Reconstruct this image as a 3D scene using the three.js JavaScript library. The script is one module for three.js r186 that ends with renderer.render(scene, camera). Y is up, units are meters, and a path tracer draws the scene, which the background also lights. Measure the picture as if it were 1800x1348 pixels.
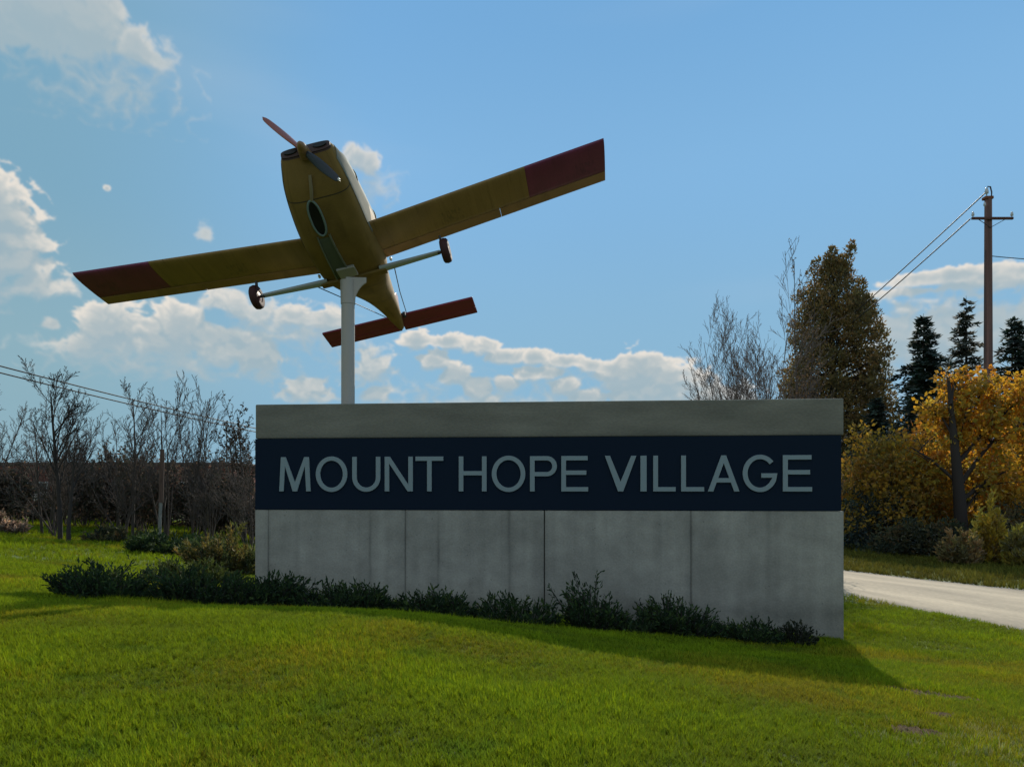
import * as THREE from 'three';
import { ImprovedNoise } from 'three/addons/math/ImprovedNoise.js';
import { RoundedBoxGeometry } from 'three/addons/geometries/RoundedBoxGeometry.js';

// ---------------------------------------------------------------- camera, sun, exposure
const scene = new THREE.Scene();
const EYE = 2.0, FOCAL = 1382;                       // lens with a level camera and a raised frame
const camera = new THREE.PerspectiveCamera(2 * Math.atan(674 / FOCAL) * 180 / Math.PI, 1024 / 766, 0.1, 2000);
camera.position.set(0, EYE, 0);
camera.lookAt(0, EYE, -10);
camera.setViewOffset(1024, 766, 0, -105.7, 1024, 766);
scene.add(camera);

const renderer = new THREE.WebGLRenderer({ antialias: true });
renderer.setSize(1024, 766);
renderer.toneMapping = THREE.LinearToneMapping;
renderer.toneMappingExposure = 1.0;
renderer.shadowMap.enabled = true;

const SUN = new THREE.Vector3(0.256, 0.5075, -0.823).normalize();
const sun = new THREE.DirectionalLight(new THREE.Color(1.0, 0.92, 0.78), 4.6);
sun.name = 'sun';
sun.position.copy(SUN).multiplyScalar(80);
sun.target.position.set(0, 0, -12);
sun.position.add(sun.target.position);
sun.castShadow = true;
sun.shadow.mapSize.set(4096, 4096);
Object.assign(sun.shadow.camera, { left: -40, right: 40, top: 30, bottom: -30, near: 1, far: 200 });
scene.add(sun, sun.target);

// ---------------------------------------------------------------- small tools
let seed = 7;
function reseed(n) { seed = n >>> 0; }
function rnd() { seed = (seed + 0x6D2B79F5) >>> 0; let t = seed; t = Math.imul(t ^ (t >>> 15), t | 1); t ^= t + Math.imul(t ^ (t >>> 7), t | 61); return ((t ^ (t >>> 14)) >>> 0) / 4294967296; }
const rr = (a, b) => a + (b - a) * rnd();
const gauss = () => (rnd() + rnd() + rnd() - 1.5) * 1.155;
const clamp = (x, a = 0, b = 1) => Math.min(b, Math.max(a, x));
const smooth = (a, b, x) => { const t = clamp((x - a) / (b - a)); return t * t * (3 - 2 * t); };
const lerp = (a, b, t) => a + (b - a) * t;
const perlin = new ImprovedNoise();
const noise = (x, y, z = 0) => perlin.noise(x + 100.3, y + 57.7, z + 31.1);
function fbm(x, y, z, oct) { let s = 0, a = 0.5, f = 1; for (let i = 0; i < oct; i++) { s += a * noise(x * f, y * f, z + i * 7.3); f *= 2.03; a *= 0.5; } return s; }
const V = (x, y, z) => new THREE.Vector3(x, y, z);
const at = (px, py, d) => V((px - 900) / FOCAL * d, EYE + (860 - py) / FOCAL * d, -d);   // a sight line's point at depth d

const used = {};
function numbered(name) { const n = used[name] = (used[name] ?? -1) + 1; return n ? name + '_' + String(n).padStart(3, '0') : name; }
function tag(o, label, category, group) { o.userData.label = label; o.userData.category = category; if (group) o.userData.group = group; return o; }
function thing(name, label, category, pos = [0, 0, 0], turn = 0, group) {
  const o = new THREE.Group(); o.name = numbered(name); o.position.set(...pos); o.rotation.y = turn; scene.add(o);
  return tag(o, label, category, group);
}
function part(name, geometry, material, parent) {
  const m = new THREE.Mesh(geometry, material); m.name = parent ? name : numbered(name); m.castShadow = m.receiveShadow = true;
  (parent ?? scene).add(m); return m;
}
const lin = (r, g, b) => new THREE.Color().setRGB(r, g, b);
const std = (c, o = {}) => new THREE.MeshStandardMaterial({ color: lin(...c), roughness: 0.8, ...o });

class MB {                                            // collects triangles into one geometry
  constructor() { this.p = []; this.n = []; this.c = []; this.i = []; this.u = []; }
  get count() { return this.p.length / 3; }
  v(x, y, z, nx, ny, nz, c, u = 0, w = 0) { this.p.push(x, y, z); this.n.push(nx, ny, nz); if (c) this.c.push(c[0], c[1], c[2]); this.u.push(u, w); }
  tube(pts, radii, sides, c) {
    const b0 = this.count, t = V(0, 0, 0), s = V(0, 0, 0), q = V(0, 0, 0);
    let run = 0;
    for (let k = 0; k < pts.length; k++) {
      t.subVectors(pts[Math.min(k + 1, pts.length - 1)], pts[Math.max(k - 1, 0)]).normalize();
      if (k) run += pts[k].distanceTo(pts[k - 1]);
      s.set(Math.abs(t.y) > 0.9 ? 1 : 0, Math.abs(t.y) > 0.9 ? 0 : 1, 0).cross(t).normalize(); q.crossVectors(t, s);
      for (let j = 0; j <= sides; j++) {
        const a = j / sides * Math.PI * 2, x = Math.cos(a), y = Math.sin(a);
        const nx = s.x * x + q.x * y, ny = s.y * x + q.y * y, nz = s.z * x + q.z * y;
        this.v(pts[k].x + nx * radii[k], pts[k].y + ny * radii[k], pts[k].z + nz * radii[k], nx, ny, nz, c, j / sides, run);
      }
    }
    const w = sides + 1;
    for (let k = 0; k < pts.length - 1; k++) for (let j = 0; j < sides; j++) {
      const a = b0 + k * w + j; this.i.push(a, a + w, a + 1, a + 1, a + w, a + w + 1);
    }
  }
  leaf(c0, dir, side, len, wid, c) {                   // a folded rhombus from its stalk
    const b0 = this.count, nx = dir.y * side.z - dir.z * side.y, ny = dir.z * side.x - dir.x * side.z, nz = dir.x * side.y - dir.y * side.x;
    const f = 0.12 * len;
    this.v(c0.x, c0.y, c0.z, nx, ny, nz, c, 0, 0);
    this.v(c0.x + dir.x * len * .5 + side.x * wid - nx * f, c0.y + dir.y * len * .5 + side.y * wid - ny * f, c0.z + dir.z * len * .5 + side.z * wid - nz * f, nx, ny, nz, c, 1, .5);
    this.v(c0.x + dir.x * len, c0.y + dir.y * len, c0.z + dir.z * len, nx, ny, nz, c, .5, 1);
    this.v(c0.x + dir.x * len * .5 - side.x * wid - nx * f, c0.y + dir.y * len * .5 - side.y * wid - ny * f, c0.z + dir.z * len * .5 - side.z * wid - nz * f, nx, ny, nz, c, 0, .5);
    this.i.push(b0, b0 + 1, b0 + 2, b0, b0 + 2, b0 + 3);
  }
  geometry() {
    const g = new THREE.BufferGeometry(), P = this.p, N = this.n, I = this.i;
    for (let k = 0; k < I.length; k += 3) {             // every face turns the way its normals point
      const a = I[k] * 3, b = I[k + 1] * 3, c = I[k + 2] * 3, ux = P[b] - P[a], uy = P[b + 1] - P[a + 1], uz = P[b + 2] - P[a + 2], vx = P[c] - P[a], vy = P[c + 1] - P[a + 1], vz = P[c + 2] - P[a + 2];
      if ((uy * vz - uz * vy) * (N[a] + N[b] + N[c]) + (uz * vx - ux * vz) * (N[a + 1] + N[b + 1] + N[c + 1]) + (ux * vy - uy * vx) * (N[a + 2] + N[b + 2] + N[c + 2]) < 0) { const t = I[k + 1]; I[k + 1] = I[k + 2]; I[k + 2] = t; }
    }
    g.setAttribute('position', new THREE.Float32BufferAttribute(this.p, 3));
    g.setAttribute('normal', new THREE.Float32BufferAttribute(this.n, 3));
    g.setAttribute('uv', new THREE.Float32BufferAttribute(this.u, 2));
    if (this.c.length === this.p.length) g.setAttribute('color', new THREE.Float32BufferAttribute(this.c, 3));
    g.setIndex(this.i); return g;
  }
}
function dirRandom(up = 0) { const v = V(gauss(), gauss() + up, gauss()); return v.lengthSq() < 1e-6 ? v.set(0, 1, 0) : v.normalize(); }
function sideOf(d) { const r = V(gauss(), gauss(), gauss()); r.cross(d); return r.lengthSq() < 1e-6 ? r.set(1, 0, 0) : r.normalize(); }
function dataTexture(w, h, fill, srgb, repeat = true) {
  const d = new Uint8Array(w * h * 4);
  for (let y = 0; y < h; y++) for (let x = 0; x < w; x++) { const c = fill(x / w, y / h), k = (y * w + x) * 4; d[k] = clamp(c[0], 0, 255); d[k + 1] = clamp(c[1], 0, 255); d[k + 2] = clamp(c[2], 0, 255); d[k + 3] = 255; }
  const t = new THREE.DataTexture(d, w, h); t.magFilter = THREE.LinearFilter; t.minFilter = THREE.LinearMipmapLinearFilter;
  if (repeat) t.wrapS = t.wrapT = THREE.RepeatWrapping;
  if (srgb) t.colorSpace = THREE.SRGBColorSpace;
  t.needsUpdate = true; return t;
}

// ---------------------------------------------------------------- sky: clear air and broken cumulus, as light and as backdrop
function makeSky() {
  const W = 4096, H = 2048, half = H / 2, data = new Float32Array(W * H * 4), D = new Float32Array(W * half).fill(-9), S = new Float32Array(W * half);
  // puffs: azimuth (degrees to the right of the view), elevation, radius across, radius up, weight, softness
  const puffs = [];
  const puff = (az, el, ra, re, w = 1, soft = 0) => puffs.push([az, el, ra, re, w, soft]);
  // high grey-white bank to the upper left
  puff(-31.0, 28.3, 4.6, 3.0, 1.25, .55); puff(-28.6, 27.8, 2.6, 2.2, 1.1, .5); puff(-33.6, 27.6, 4, 2.6, 1.25, .55); puff(-29.5, 26.4, 3.4, 1.2, .5, .8); puff(-35, 30, 5, 4.6, 1, .7); puff(-25.5, 26.9, 1.9, 1.15, .85, .6); puff(-24.4, 26.6, 1.2, .9, .5, .9); puff(-30, 33, 3.6, 4, 1, .7); puff(-27, 24.6, 3.4, 1.4, .2, 1);
  // the tower at the left
  puff(-35.2, 14.8, 4.4, 3.9, 1.1, .05); puff(-33.5, 16.4, 2.3, 2.3, .95, 0); puff(-32.4, 14.2, 2.1, 2.0, .9, .05); puff(-31.4, 12.6, 2.0, .9, .6, .25); puff(-38, 17.5, 4, 3.6, 1.1, 0); puff(-40, 14.5, 5, 4, 1, 0);
  // the long ridge below the left wing
  puff(-26.9, 10.3, 2.2, 1.9, .9, .05); puff(-24.6, 10.0, 2.0, 1.6, .8, .1); puff(-22.9, 10.5, 2.2, 2.0, .95, .05); puff(-20.4, 9.6, 2.0, 1.5, .8, .1); puff(-18.2, 9.3, 1.8, 1.7, .8, .05); puff(-28.6, 9.3, 1.8, 1.2, .5, .3); puff(-23.5, 8.6, 6.5, 1.1, .35, .8);
  puff(-30.4, 10.2, .7, .35, .6, .2);
  // puffs round the pole
  puff(-20.4, 12.7, 1.9, .8, .55, .3); puff(-18.2, 12.0, 2.2, 1.0, .5, .5); puff(-15.6, 11.9, 1.8, 1.0, .6, .2); puff(-13.2, 11.7, 1.3, 1.0, .7, .1); puff(-16, 11, 4, 1.2, .3, .8);
  puff(-14.6, 6.9, 2.2, .9, .6, .2); puff(-10.4, 8.6, 1.8, 1.4, .45, .4); puff(-9.8, 6.8, 1.2, .8, .5, .2);
  // the bright ridges over the middle of the sign
  puff(-7.0, 10.6, 1.2, .8, .8, .05); puff(-5.6, 9.3, 1.2, .9, .8, .1); puff(-4.2, 8.2, 1.3, .9, .75, .1); puff(-2.6, 7.2, 1.4, 1.0, .8, .05); puff(-1.8, 6.2, 1.3, .9, .7, .1);
  puff(-4.6, 10.6, 1.5, .55, .7, .05); puff(-2.4, 10.3, 1.5, .6, .75, .05); puff(-.4, 9.6, 1.6, .6, .8, .05); puff(1.6, 9.5, 1.6, .55, .75, .05); puff(3.8, 9.2, 1.5, .5, .7, .1); puff(5.6, 8.9, 1.4, .45, .6, .1);
  puff(-.4, 7.7, 1.0, .7, .7, .05); puff(1.0, 8.3, 1.2, .55, .75, .05); puff(2.6, 8.4, 1.1, .5, .7, .05); puff(3.8, 7.4, 1.2, .7, .75, .05); puff(5.6, 6.6, 1.8, .7, .8, .1); puff(8, 6.6, 1.6, .7, .6, .1);
  puff(1, 6.0, 5.5, 1.6, .25, .9); puff(-4, 6.2, 6, 1.2, .25, .9);
  puff(9.2, 8.6, 2.2, 1.5, .95, .05); puff(7.4, 8.4, 1.5, 1.2, .8, .1); puff(11.4, 7.8, 2.4, 1.4, .8, .1); puff(10, 7, 3.6, 1.4, .7, .3); puff(14.5, 6, 3, 1.6, .6, .4);
  // flat layered cloud at the right
  puff(29, 13.3, 3.6, .55, .9, .05); puff(32, 12.9, 3.4, .75, .9, .1); puff(26.5, 12.6, 2.2, .3, .6, .1); puff(36, 13, 4, .9, .8, .2); puff(26, 10, 2.2, 2.2, .55, .6); puff(30, 9.6, 5, 2.4, .7, .6); puff(36, 9, 5, 3, .8, .5); puff(24.6, 8.2, 1.8, 2.4, .5, .7);
  // small loose ones
  puff(-11.3, 22.4, 1.1, .95, .85, .45); puff(-10.3, 22.1, .8, .8, .75, .4); puff(-9.6, 20.6, 1.2, .8, .15, 1); puff(-21.4, 17.0, .55, .55, .45, .7); puff(-27.3, 18.8, .26, .2, .9, .2);
  // the rest of the sky, the same kind of broken cumulus
  reseed(91);
  for (let k = 0; k < 92; k++) {
    const az = rr(48, 312), el = 6 + Math.pow(rnd(), 1.3) * 44, s = rr(2.6, 6) * (0.6 + el / 30), n = 3 + Math.floor(rnd() * 4);
    for (let j = 0; j < n; j++) puff(((az + gauss() * s * 1.2 + 540) % 360) - 180, el + gauss() * s * .25, s * rr(.5, 1), s * rr(.35, .7), rr(.6, 1), rr(.05, .4));
  }
  const degX = 360 / W, degY = 90 / half, c90 = W / 4;
  for (const [az, el, ra, re, w, soft] of puffs) {
    const R = 1.75, x0 = Math.floor(c90 + (az - ra * R) / degX), x1 = Math.ceil(c90 + (az + ra * R) / degX), y0 = Math.max(0, Math.floor((el - re * R) / degY)), y1 = Math.min(half - 1, Math.ceil((el + re * R) / degY));
    for (let y = y0; y <= y1; y++) for (let x = x0; x <= x1; x++) {
      const dx = (c90 + az / degX - x) * degX / ra, dy = ((y + .5) * degY - el) / re, q = w * (1 - Math.sqrt(dx * dx + dy * dy)), k = y * W + ((x % W) + W) % W, o = D[k];
      const sf = soft + .55 * smooth(.05, .8, -dy) * (soft < .5 ? 1 : 0); if (o < -8) { D[k] = q; S[k] = sf; } else { const h = clamp(.5 + .5 * (q - o) / .22); D[k] = lerp(o, q, h) + .22 * h * (1 - h) * .5; S[k] = lerp(S[k], sf, h); }
    }
  }
  // ragged and billowed edges
  for (let y = 0; y < half; y++) for (let x = 0; x < W; x++) {
    const k = y * W + x; if (D[k] < -.85) continue;
    const a = x * degX, e = (y + .5) * degY, wx = fbm(a * .5, e * .5, 3, 3) * 1.1, wy = fbm(a * .5, e * .5, 11, 3) * 1.1;
    let bil = 0, am = .5, fr = .55; for (let o = 0; o < 5; o++) { bil += am * (1 - 2.2 * Math.abs(noise((a + wx) * fr, (e * 1.25 + wy) * fr, 20 + o * 3))); am *= .52; fr *= 2.1; }
    D[k] += (bil - lerp(.36, .22, clamp(S[k]))) * lerp(.66, .5, clamp(S[k]));
  }
  const warm = [.84, .775, .69], mid = [.455, .52, .54], dark = [.30, .43, .505];
  const col = [0, 0, 0];
  for (let y = 0; y < half; y++) for (let x = 0; x < W; x++) {
    const k = y * W + x, el = (y + .5) * degY, az = (x - c90) * degX, r = az * Math.PI / 180;
    const leftish = .5 - .5 * Math.sin(r + .25), wl = smooth(.45, .66, leftish), t = smooth(3, 34, el), hi = smooth(26, 90, el);
    const mottle = 1 + .05 * fbm(Math.cos(r) * 3, el * .05, Math.sin(r) * 3 + 5, 3);
    const low = [.262, .478, .66], midc = [.228, .468, .75], top = [.180, .408, .705], zen = [.125, .30, .58], gy = smooth(8, 20, el), grey = [lerp(.265, .203, gy), lerp(.43, .39, gy), lerp(.50, .515, gy)];
    for (let c = 0; c < 3; c++) { let s = lerp(lerp(low[c], midc[c], smooth(7, 22, el)), top[c], smooth(20, 33, el)); s = lerp(s, zen[c], hi * .8); s = lerp(s, grey[c] * lerp(1, .9, hi), wl * .9 * (1 - hi * .6)); col[c] = s * mottle; }
    // thin veils
    const veil = smooth(.06, .5, fbm(Math.cos(r) * 2.2 + el * .02, el * .075, Math.sin(r) * 2.2, 5)) * .16;
    for (let c = 0; c < 3; c++) col[c] = lerp(col[c], [.56, .64, .72][c], veil);
    let d = D[k];
    if (d > -.2) {
      const s = clamp(S[k]), alpha = smooth(-.02, lerp(.13, .62, s), d) * lerp(1, .9, s);
      const up = D[Math.min(half - 1, y + 9) * W + x], up2 = D[Math.min(half - 1, y + 26) * W + ((x + 6) % W)];
      const slope = clamp(.5 * clamp((d - Math.max(up, -.4)) * 4.2, -1, 1) + .5 * clamp((d - Math.max(up2, -.5)) * 1.7, -1, 1), -1, 1);
      const facing = .5 - .5 * Math.cos(r - .3), edge = Math.exp(-Math.max(d, 0) * 5.2), lit = clamp(.16 + .26 * edge * (1 - .5 * S[k]) + 1.05 * Math.max(0, slope) * Math.exp(-Math.max(d, 0) * 1.5) - .12 * Math.max(0, -slope) + .55 * smooth(.3, 1, facing));
      for (let c = 0; c < 3; c++) {
        const tone = lit > .5 ? lerp(mid[c], warm[c], (lit - .5) * 2) : lerp(dark[c], mid[c], lit * 2);
        col[c] = lerp(col[c], lerp(tone, mid[c] * 1.08, s * .4), alpha * .95);
      }
    }
    const o = ((half + y) * W + x) * 4; data[o] = col[0]; data[o + 1] = col[1]; data[o + 2] = col[2]; data[o + 3] = 1;
  }
  for (let o = 0; o < half * W * 4; o += 4) { data[o] = .16; data[o + 1] = .2; data[o + 2] = .16; data[o + 3] = 1; }
  const tex = new THREE.DataTexture(data, W, H, THREE.RGBAFormat, THREE.FloatType);
  tex.mapping = THREE.EquirectangularReflectionMapping; tex.magFilter = tex.minFilter = THREE.LinearFilter; tex.needsUpdate = true;
  return tex;
}
scene.background = makeSky();
scene.environment = scene.background;

// ---------------------------------------------------------------- ground
function soft(x, k) { return Math.log(1 + Math.exp(x * k)) / k; }          // a smooth max(x, 0)
function height(x, d) {
  let g = -.071 * (clamp(x, -16, 4.33) - 4.33) - .02 * (clamp(x, 4.33, 16) - 4.33);
  g += .0862 * (soft(10.25 - d, 2) - soft(5.2 - d, 1.5));
  g -= .050 * smooth(4, -6, x) * (Math.min(soft(d - 10.25, 2), 13));
  g -= .008 * smooth(2, 8, x) * Math.min(soft(d - 10.25, 2), 14);
  g = lerp(g, 0, smooth(28, 70, d));
  g += .17 * Math.exp(-(((x + 1.3) / 2.3) ** 2) - (((d - 7.1) / 1.7) ** 2));
  if (d < 0) g = height(x, 0);
  return g + .018 * noise(x * .7, d * .7, 4) + .01 * noise(x * 1.9, d * 1.9, 9);
}
// the drive: two edges in plan as (x, distance)
const nearEdge = [[13, 0.5], [10.4, 5], [8.6, 8.6], [7.42, 11.4], [6.5, 15.3], [4.6, 21], [1.6, 28], [-4, 38], [-14, 52]];
const farEdge = [[19, 3], [14.6, 10], [12.4, 14], [11.05, 16.9], [8.85, 20.8], [6.6, 25.5], [3.6, 31.5], [-2, 41], [-11, 56]];
function along(list, t) { const s = t * (list.length - 1), i = Math.min(list.length - 2, Math.floor(s)), f = s - i, p = (k) => list[clamp(k, 0, list.length - 1)];
  return [0, 1].map((c) => { const a = p(i - 1)[c], b = p(i)[c], e = p(i + 1)[c], h = p(i + 2)[c]; return b + .5 * f * (e - a + f * (2 * a - 5 * b + 4 * e - h + f * (3 * (b - e) + h - a))); }); }
const roadPoly = [];
for (let k = 0; k <= 60; k++) roadPoly.push(along(nearEdge, k / 60));
for (let k = 60; k >= 0; k--) roadPoly.push(along(farEdge, k / 60));
function onRoad(x, d) { let c = false; for (let i = 0, j = roadPoly.length - 1; i < roadPoly.length; j = i++) { const [xi, yi] = roadPoly[i], [xj, yj] = roadPoly[j]; if ((yi > d) !== (yj > d) && x < (xj - xi) * (d - yi) / (yj - yi) + xi) c = !c; } return c; }

const turfTex = dataTexture(512, 512, (u, v) => {
  const n = fbm(u * 8, v * 8, 1, 3), f = noise(u * 90, v * 90, 2), q = noise(u * 200, v * 200, 3);
  const m = 1 + n * .5 + f * .45 + q * .35; return [88 * m, 104 * m, 20 * m];
}, true);
{
  const xs = [], ds = [];
  for (let x = -16; x <= 16; x += .25) xs.push(x);
  for (let x = 18, s = 2; x < 500; x += s, s *= 1.35) { xs.push(x); xs.unshift(-x); }
  for (let d = -6; d <= 30; d += .25) ds.push(d);
  for (let d = 31.5, s = 2; d < 900; d += s, s *= 1.3) ds.push(d);
  ds.unshift(-400, -100, -30, -12);
  const m = new MB();
  for (const d of ds) for (const x of xs) {
    const e = .2, nx = (height(x - e, d) - height(x + e, d)) / (2 * e), nz = (height(x, d + e) - height(x, d - e)) / (2 * e), l = Math.hypot(nx, 1, nz);
    const t = 1 + .35 * fbm(x * .35, d * .35, 2, 3), dry = smooth(0, .5, fbm(x * .22, d * .22, 6, 3)) * .5;
    m.v(x, height(x, d), -d, nx / l, 1 / l, nz / l, [lerp(.62, .8, dry) * t, lerp(.66, .68, dry) * t, lerp(.34, .3, dry) * t], x / 3, d / 3);
  }
  const w = xs.length;
  for (let a = 0; a < ds.length - 1; a++) for (let b = 0; b < w - 1; b++) { const k = a * w + b; m.i.push(k, k + 1, k + w, k + 1, k + w + 1, k + w); }
  const g = part('ground', m.geometry(), new THREE.MeshStandardMaterial({ map: turfTex, vertexColors: true, roughness: 1 }));
  g.userData.kind = 'structure';
}
{
  const tex = dataTexture(512, 512, (u, v) => {       // pale gravelly asphalt, worn wheel tracks along its length
    const n = fbm(u * 9, v * 2.5, 5, 4), f = noise(u * 150, v * 90, 8), q = noise(u * 60, v * 40, 18);
    const track = Math.exp(-(((u - .3) / .07) ** 2)) + Math.exp(-(((u - .68) / .08) ** 2)), edge = smooth(.1, 0, u) + smooth(.9, 1, u);
    const m = 1 + n * .22 + f * .1 + q * .05 + track * .12 - edge * .25; return [160 * m, 146 * m, 124 * m];
  }, true);
  const m = new MB(), N = 150, M = 14;
  for (let k = 0; k <= N; k++) {
    const a = along(nearEdge, k / N), b = along(farEdge, k / N), wob = (s) => .07 * noise(k * .9, s, 2);
    for (let j = 0; j <= M; j++) { const t = j / M, x = lerp(a[0] + wob(1), b[0] + wob(7), t), d = lerp(a[1], b[1], t); m.v(x, height(x, d) + .012 + .03 * Math.sin(Math.PI * t), -d, 0, 1, 0, null, t, k / 37.5); }
  }
  for (let k = 0; k < N; k++) for (let j = 0; j < M; j++) { const a = k * (M + 1) + j; m.i.push(a, a + 1, a + M + 1, a + 1, a + M + 2, a + M + 1); }
  const g = m.geometry(); g.computeVertexNormals();
  part('road', g, new THREE.MeshStandardMaterial({ map: tex, roughness: .95 })).userData.kind = 'structure';
}

// ---------------------------------------------------------------- village sign wall
const WALL = { x: .365, z: -10.625, turn: -.0943 };
const onWall = (px) => { const k = (px - 900) / FOCAL; return (10.625 * k - .365) / (.9956 + .0942 * k); };
{
  const seams = [-3.79, -2.337, -1.842, -1.383, -.405, .073, 2.022];
  const pits = []; reseed(5); for (let k = 0; k < 260; k++) pits.push([rnd(), rnd(), rr(.0004, .0011)]);
  const streaks = []; for (let k = 0; k < 60; k++) streaks.push([rnd(), rr(.002, .014), rr(.04, .15) * (rnd() < .6 ? -1 : .7), rr(.3, 1)]);
  const tone = (u, v) => {                              // board marks, drips and blotches over 8 m by 2 m
    const x = u * 8 - 4, y = v * 2.1 - .35;
    let m = 1 + .17 * fbm(x * .9, y * 1.3, 3, 5) + .12 * fbm(x * 5, y * 5, 9, 3) + .06 * noise(x * 40, y * 40, 2);
    m += .10 * fbm(x * 6, y * .35, 5, 3);
    for (const [c, w, a, l] of streaks) { const q = (u - c) / w; if (Math.abs(q) < 3) m += a * .3 * Math.exp(-q * q) * smooth(1 - l - .3, 1 - l + .25, v + .25 * noise(u * 30, v * 3, 8)); }
    for (const s of seams) { const q = Math.abs(x - s + .01 * noise(s, y * 2, 4)); m -= .17 * Math.exp(-((q / .018) ** 2)) * (.6 + .6 * noise(s * 3, y * 1.7, 6)) + .06 * Math.exp(-((q / .07) ** 2)); }
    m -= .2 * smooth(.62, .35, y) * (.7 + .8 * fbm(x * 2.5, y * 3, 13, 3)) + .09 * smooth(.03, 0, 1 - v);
    return m;
  };
  const W = 2048, H = 512, cd = new Uint8Array(W * H * 4), bd = new Uint8Array(W * H * 4);
  for (let y = 0; y < H; y++) for (let x = 0; x < W; x++) {
    const u = x / W, v = y / H, k = (y * W + x) * 4, m = tone(u, v);
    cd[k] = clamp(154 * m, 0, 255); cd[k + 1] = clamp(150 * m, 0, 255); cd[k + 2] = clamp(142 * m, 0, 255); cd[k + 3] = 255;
    bd[k] = bd[k + 1] = bd[k + 2] = clamp(150 + 60 * noise(u * 320, v * 84, 1) + 40 * fbm(u * 60, v * 16, 3, 3), 0, 255); bd[k + 3] = 255;
  }
  for (const [u, v, r] of pits) { const cx = u * W, cy = v * H, R = r * W; for (let y = Math.floor(cy - R); y <= cy + R; y++) for (let x = Math.floor(cx - R); x <= cx + R; x++) if (x >= 0 && y >= 0 && x < W && y < H && Math.hypot(x - cx, y - cy) < R) { const k = (y * W + x) * 4; bd[k] = bd[k + 1] = bd[k + 2] = 10; for (let c = 0; c < 3; c++) cd[k + c] *= .85; } }
  const mk = (d, srgb) => { const t = new THREE.DataTexture(d, W, H); t.magFilter = THREE.LinearFilter; t.minFilter = THREE.LinearMipmapLinearFilter; if (srgb) t.colorSpace = THREE.SRGBColorSpace; t.needsUpdate = true; return t; };
  const map = mk(cd, true), bump = mk(bd, false);
  const concrete = new THREE.MeshStandardMaterial({ map, bumpMap: bump, bumpScale: .004, roughness: .92 });
  const capTex = dataTexture(1024, 128, (u, v) => {
    const m = 1 + .22 * fbm(u * 9, v * 2, 2, 5) + .07 * noise(u * 200, v * 24, 5) + .2 * smooth(.75, 1, v + .12 * fbm(u * 30, 2, 1, 3)) * fbm(u * 22, v * .6, 8, 3) - .12 * smooth(.15, 0, v);
    return [122 * m, 118 * m, 107 * m];
  }, true);
  const capMat = new THREE.MeshStandardMaterial({ map: capTex, bumpMap: bump, bumpScale: .004, roughness: .92 });
  const w = thing('village_sign', 'long concrete wall sign with dark navy band reading MOUNT HOPE VILLAGE, on the lawn', 'sign', [WALL.x, 0, WALL.z], WALL.turn);
  const L = 3.982, TH = .46;
  const slab = (x0, x1, y0, y1, z0, z1, r = .012) => { const g = new RoundedBoxGeometry(x1 - x0, y1 - y0, z1 - z0, 2, r); g.translate((x0 + x1) / 2, (y0 + y1) / 2, (z0 + z1) / 2); return g; };
  const uv = (g, x0, y0, sx, sy) => { const p = g.attributes.position, a = g.attributes.uv; for (let k = 0; k < p.count; k++) a.setXY(k, (p.getX(k) + p.getZ(k) * .3 - x0) / sx, (p.getY(k) - y0) / sy); return g; };
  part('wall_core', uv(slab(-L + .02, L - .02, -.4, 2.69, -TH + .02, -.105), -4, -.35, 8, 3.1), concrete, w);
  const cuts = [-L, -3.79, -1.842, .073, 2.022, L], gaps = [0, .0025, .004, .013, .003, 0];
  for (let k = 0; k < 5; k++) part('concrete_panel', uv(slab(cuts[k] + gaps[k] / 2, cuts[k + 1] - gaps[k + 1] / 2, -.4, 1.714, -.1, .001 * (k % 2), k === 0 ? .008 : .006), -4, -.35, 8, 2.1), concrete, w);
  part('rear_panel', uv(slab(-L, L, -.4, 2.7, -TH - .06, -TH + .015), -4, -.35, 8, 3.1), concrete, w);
  part('coping', uv(slab(-L + .005, L, 2.706, 3.186, -TH - .06, .0, .016), -4, 2.7, 8, .49), capMat, w);
  const navy = new THREE.MeshPhysicalMaterial({ color: lin(.0105, .0185, .034), roughness: .85, specularIntensity: .12, bumpMap: bump, bumpScale: .0012 });
  part('name_board', slab(-L + .005, L - .032, 1.719, 2.703, -.1, .008, .003), navy, w);
  const arc = (cx, cy, rx, ry, a0, a1, n = 26) => Array.from({ length: n + 1 }, (_, k) => { const a = lerp(a0, a1, k / n) * Math.PI / 180; return [cx + rx * Math.cos(a), cy + ry * Math.sin(a)]; });
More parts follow.
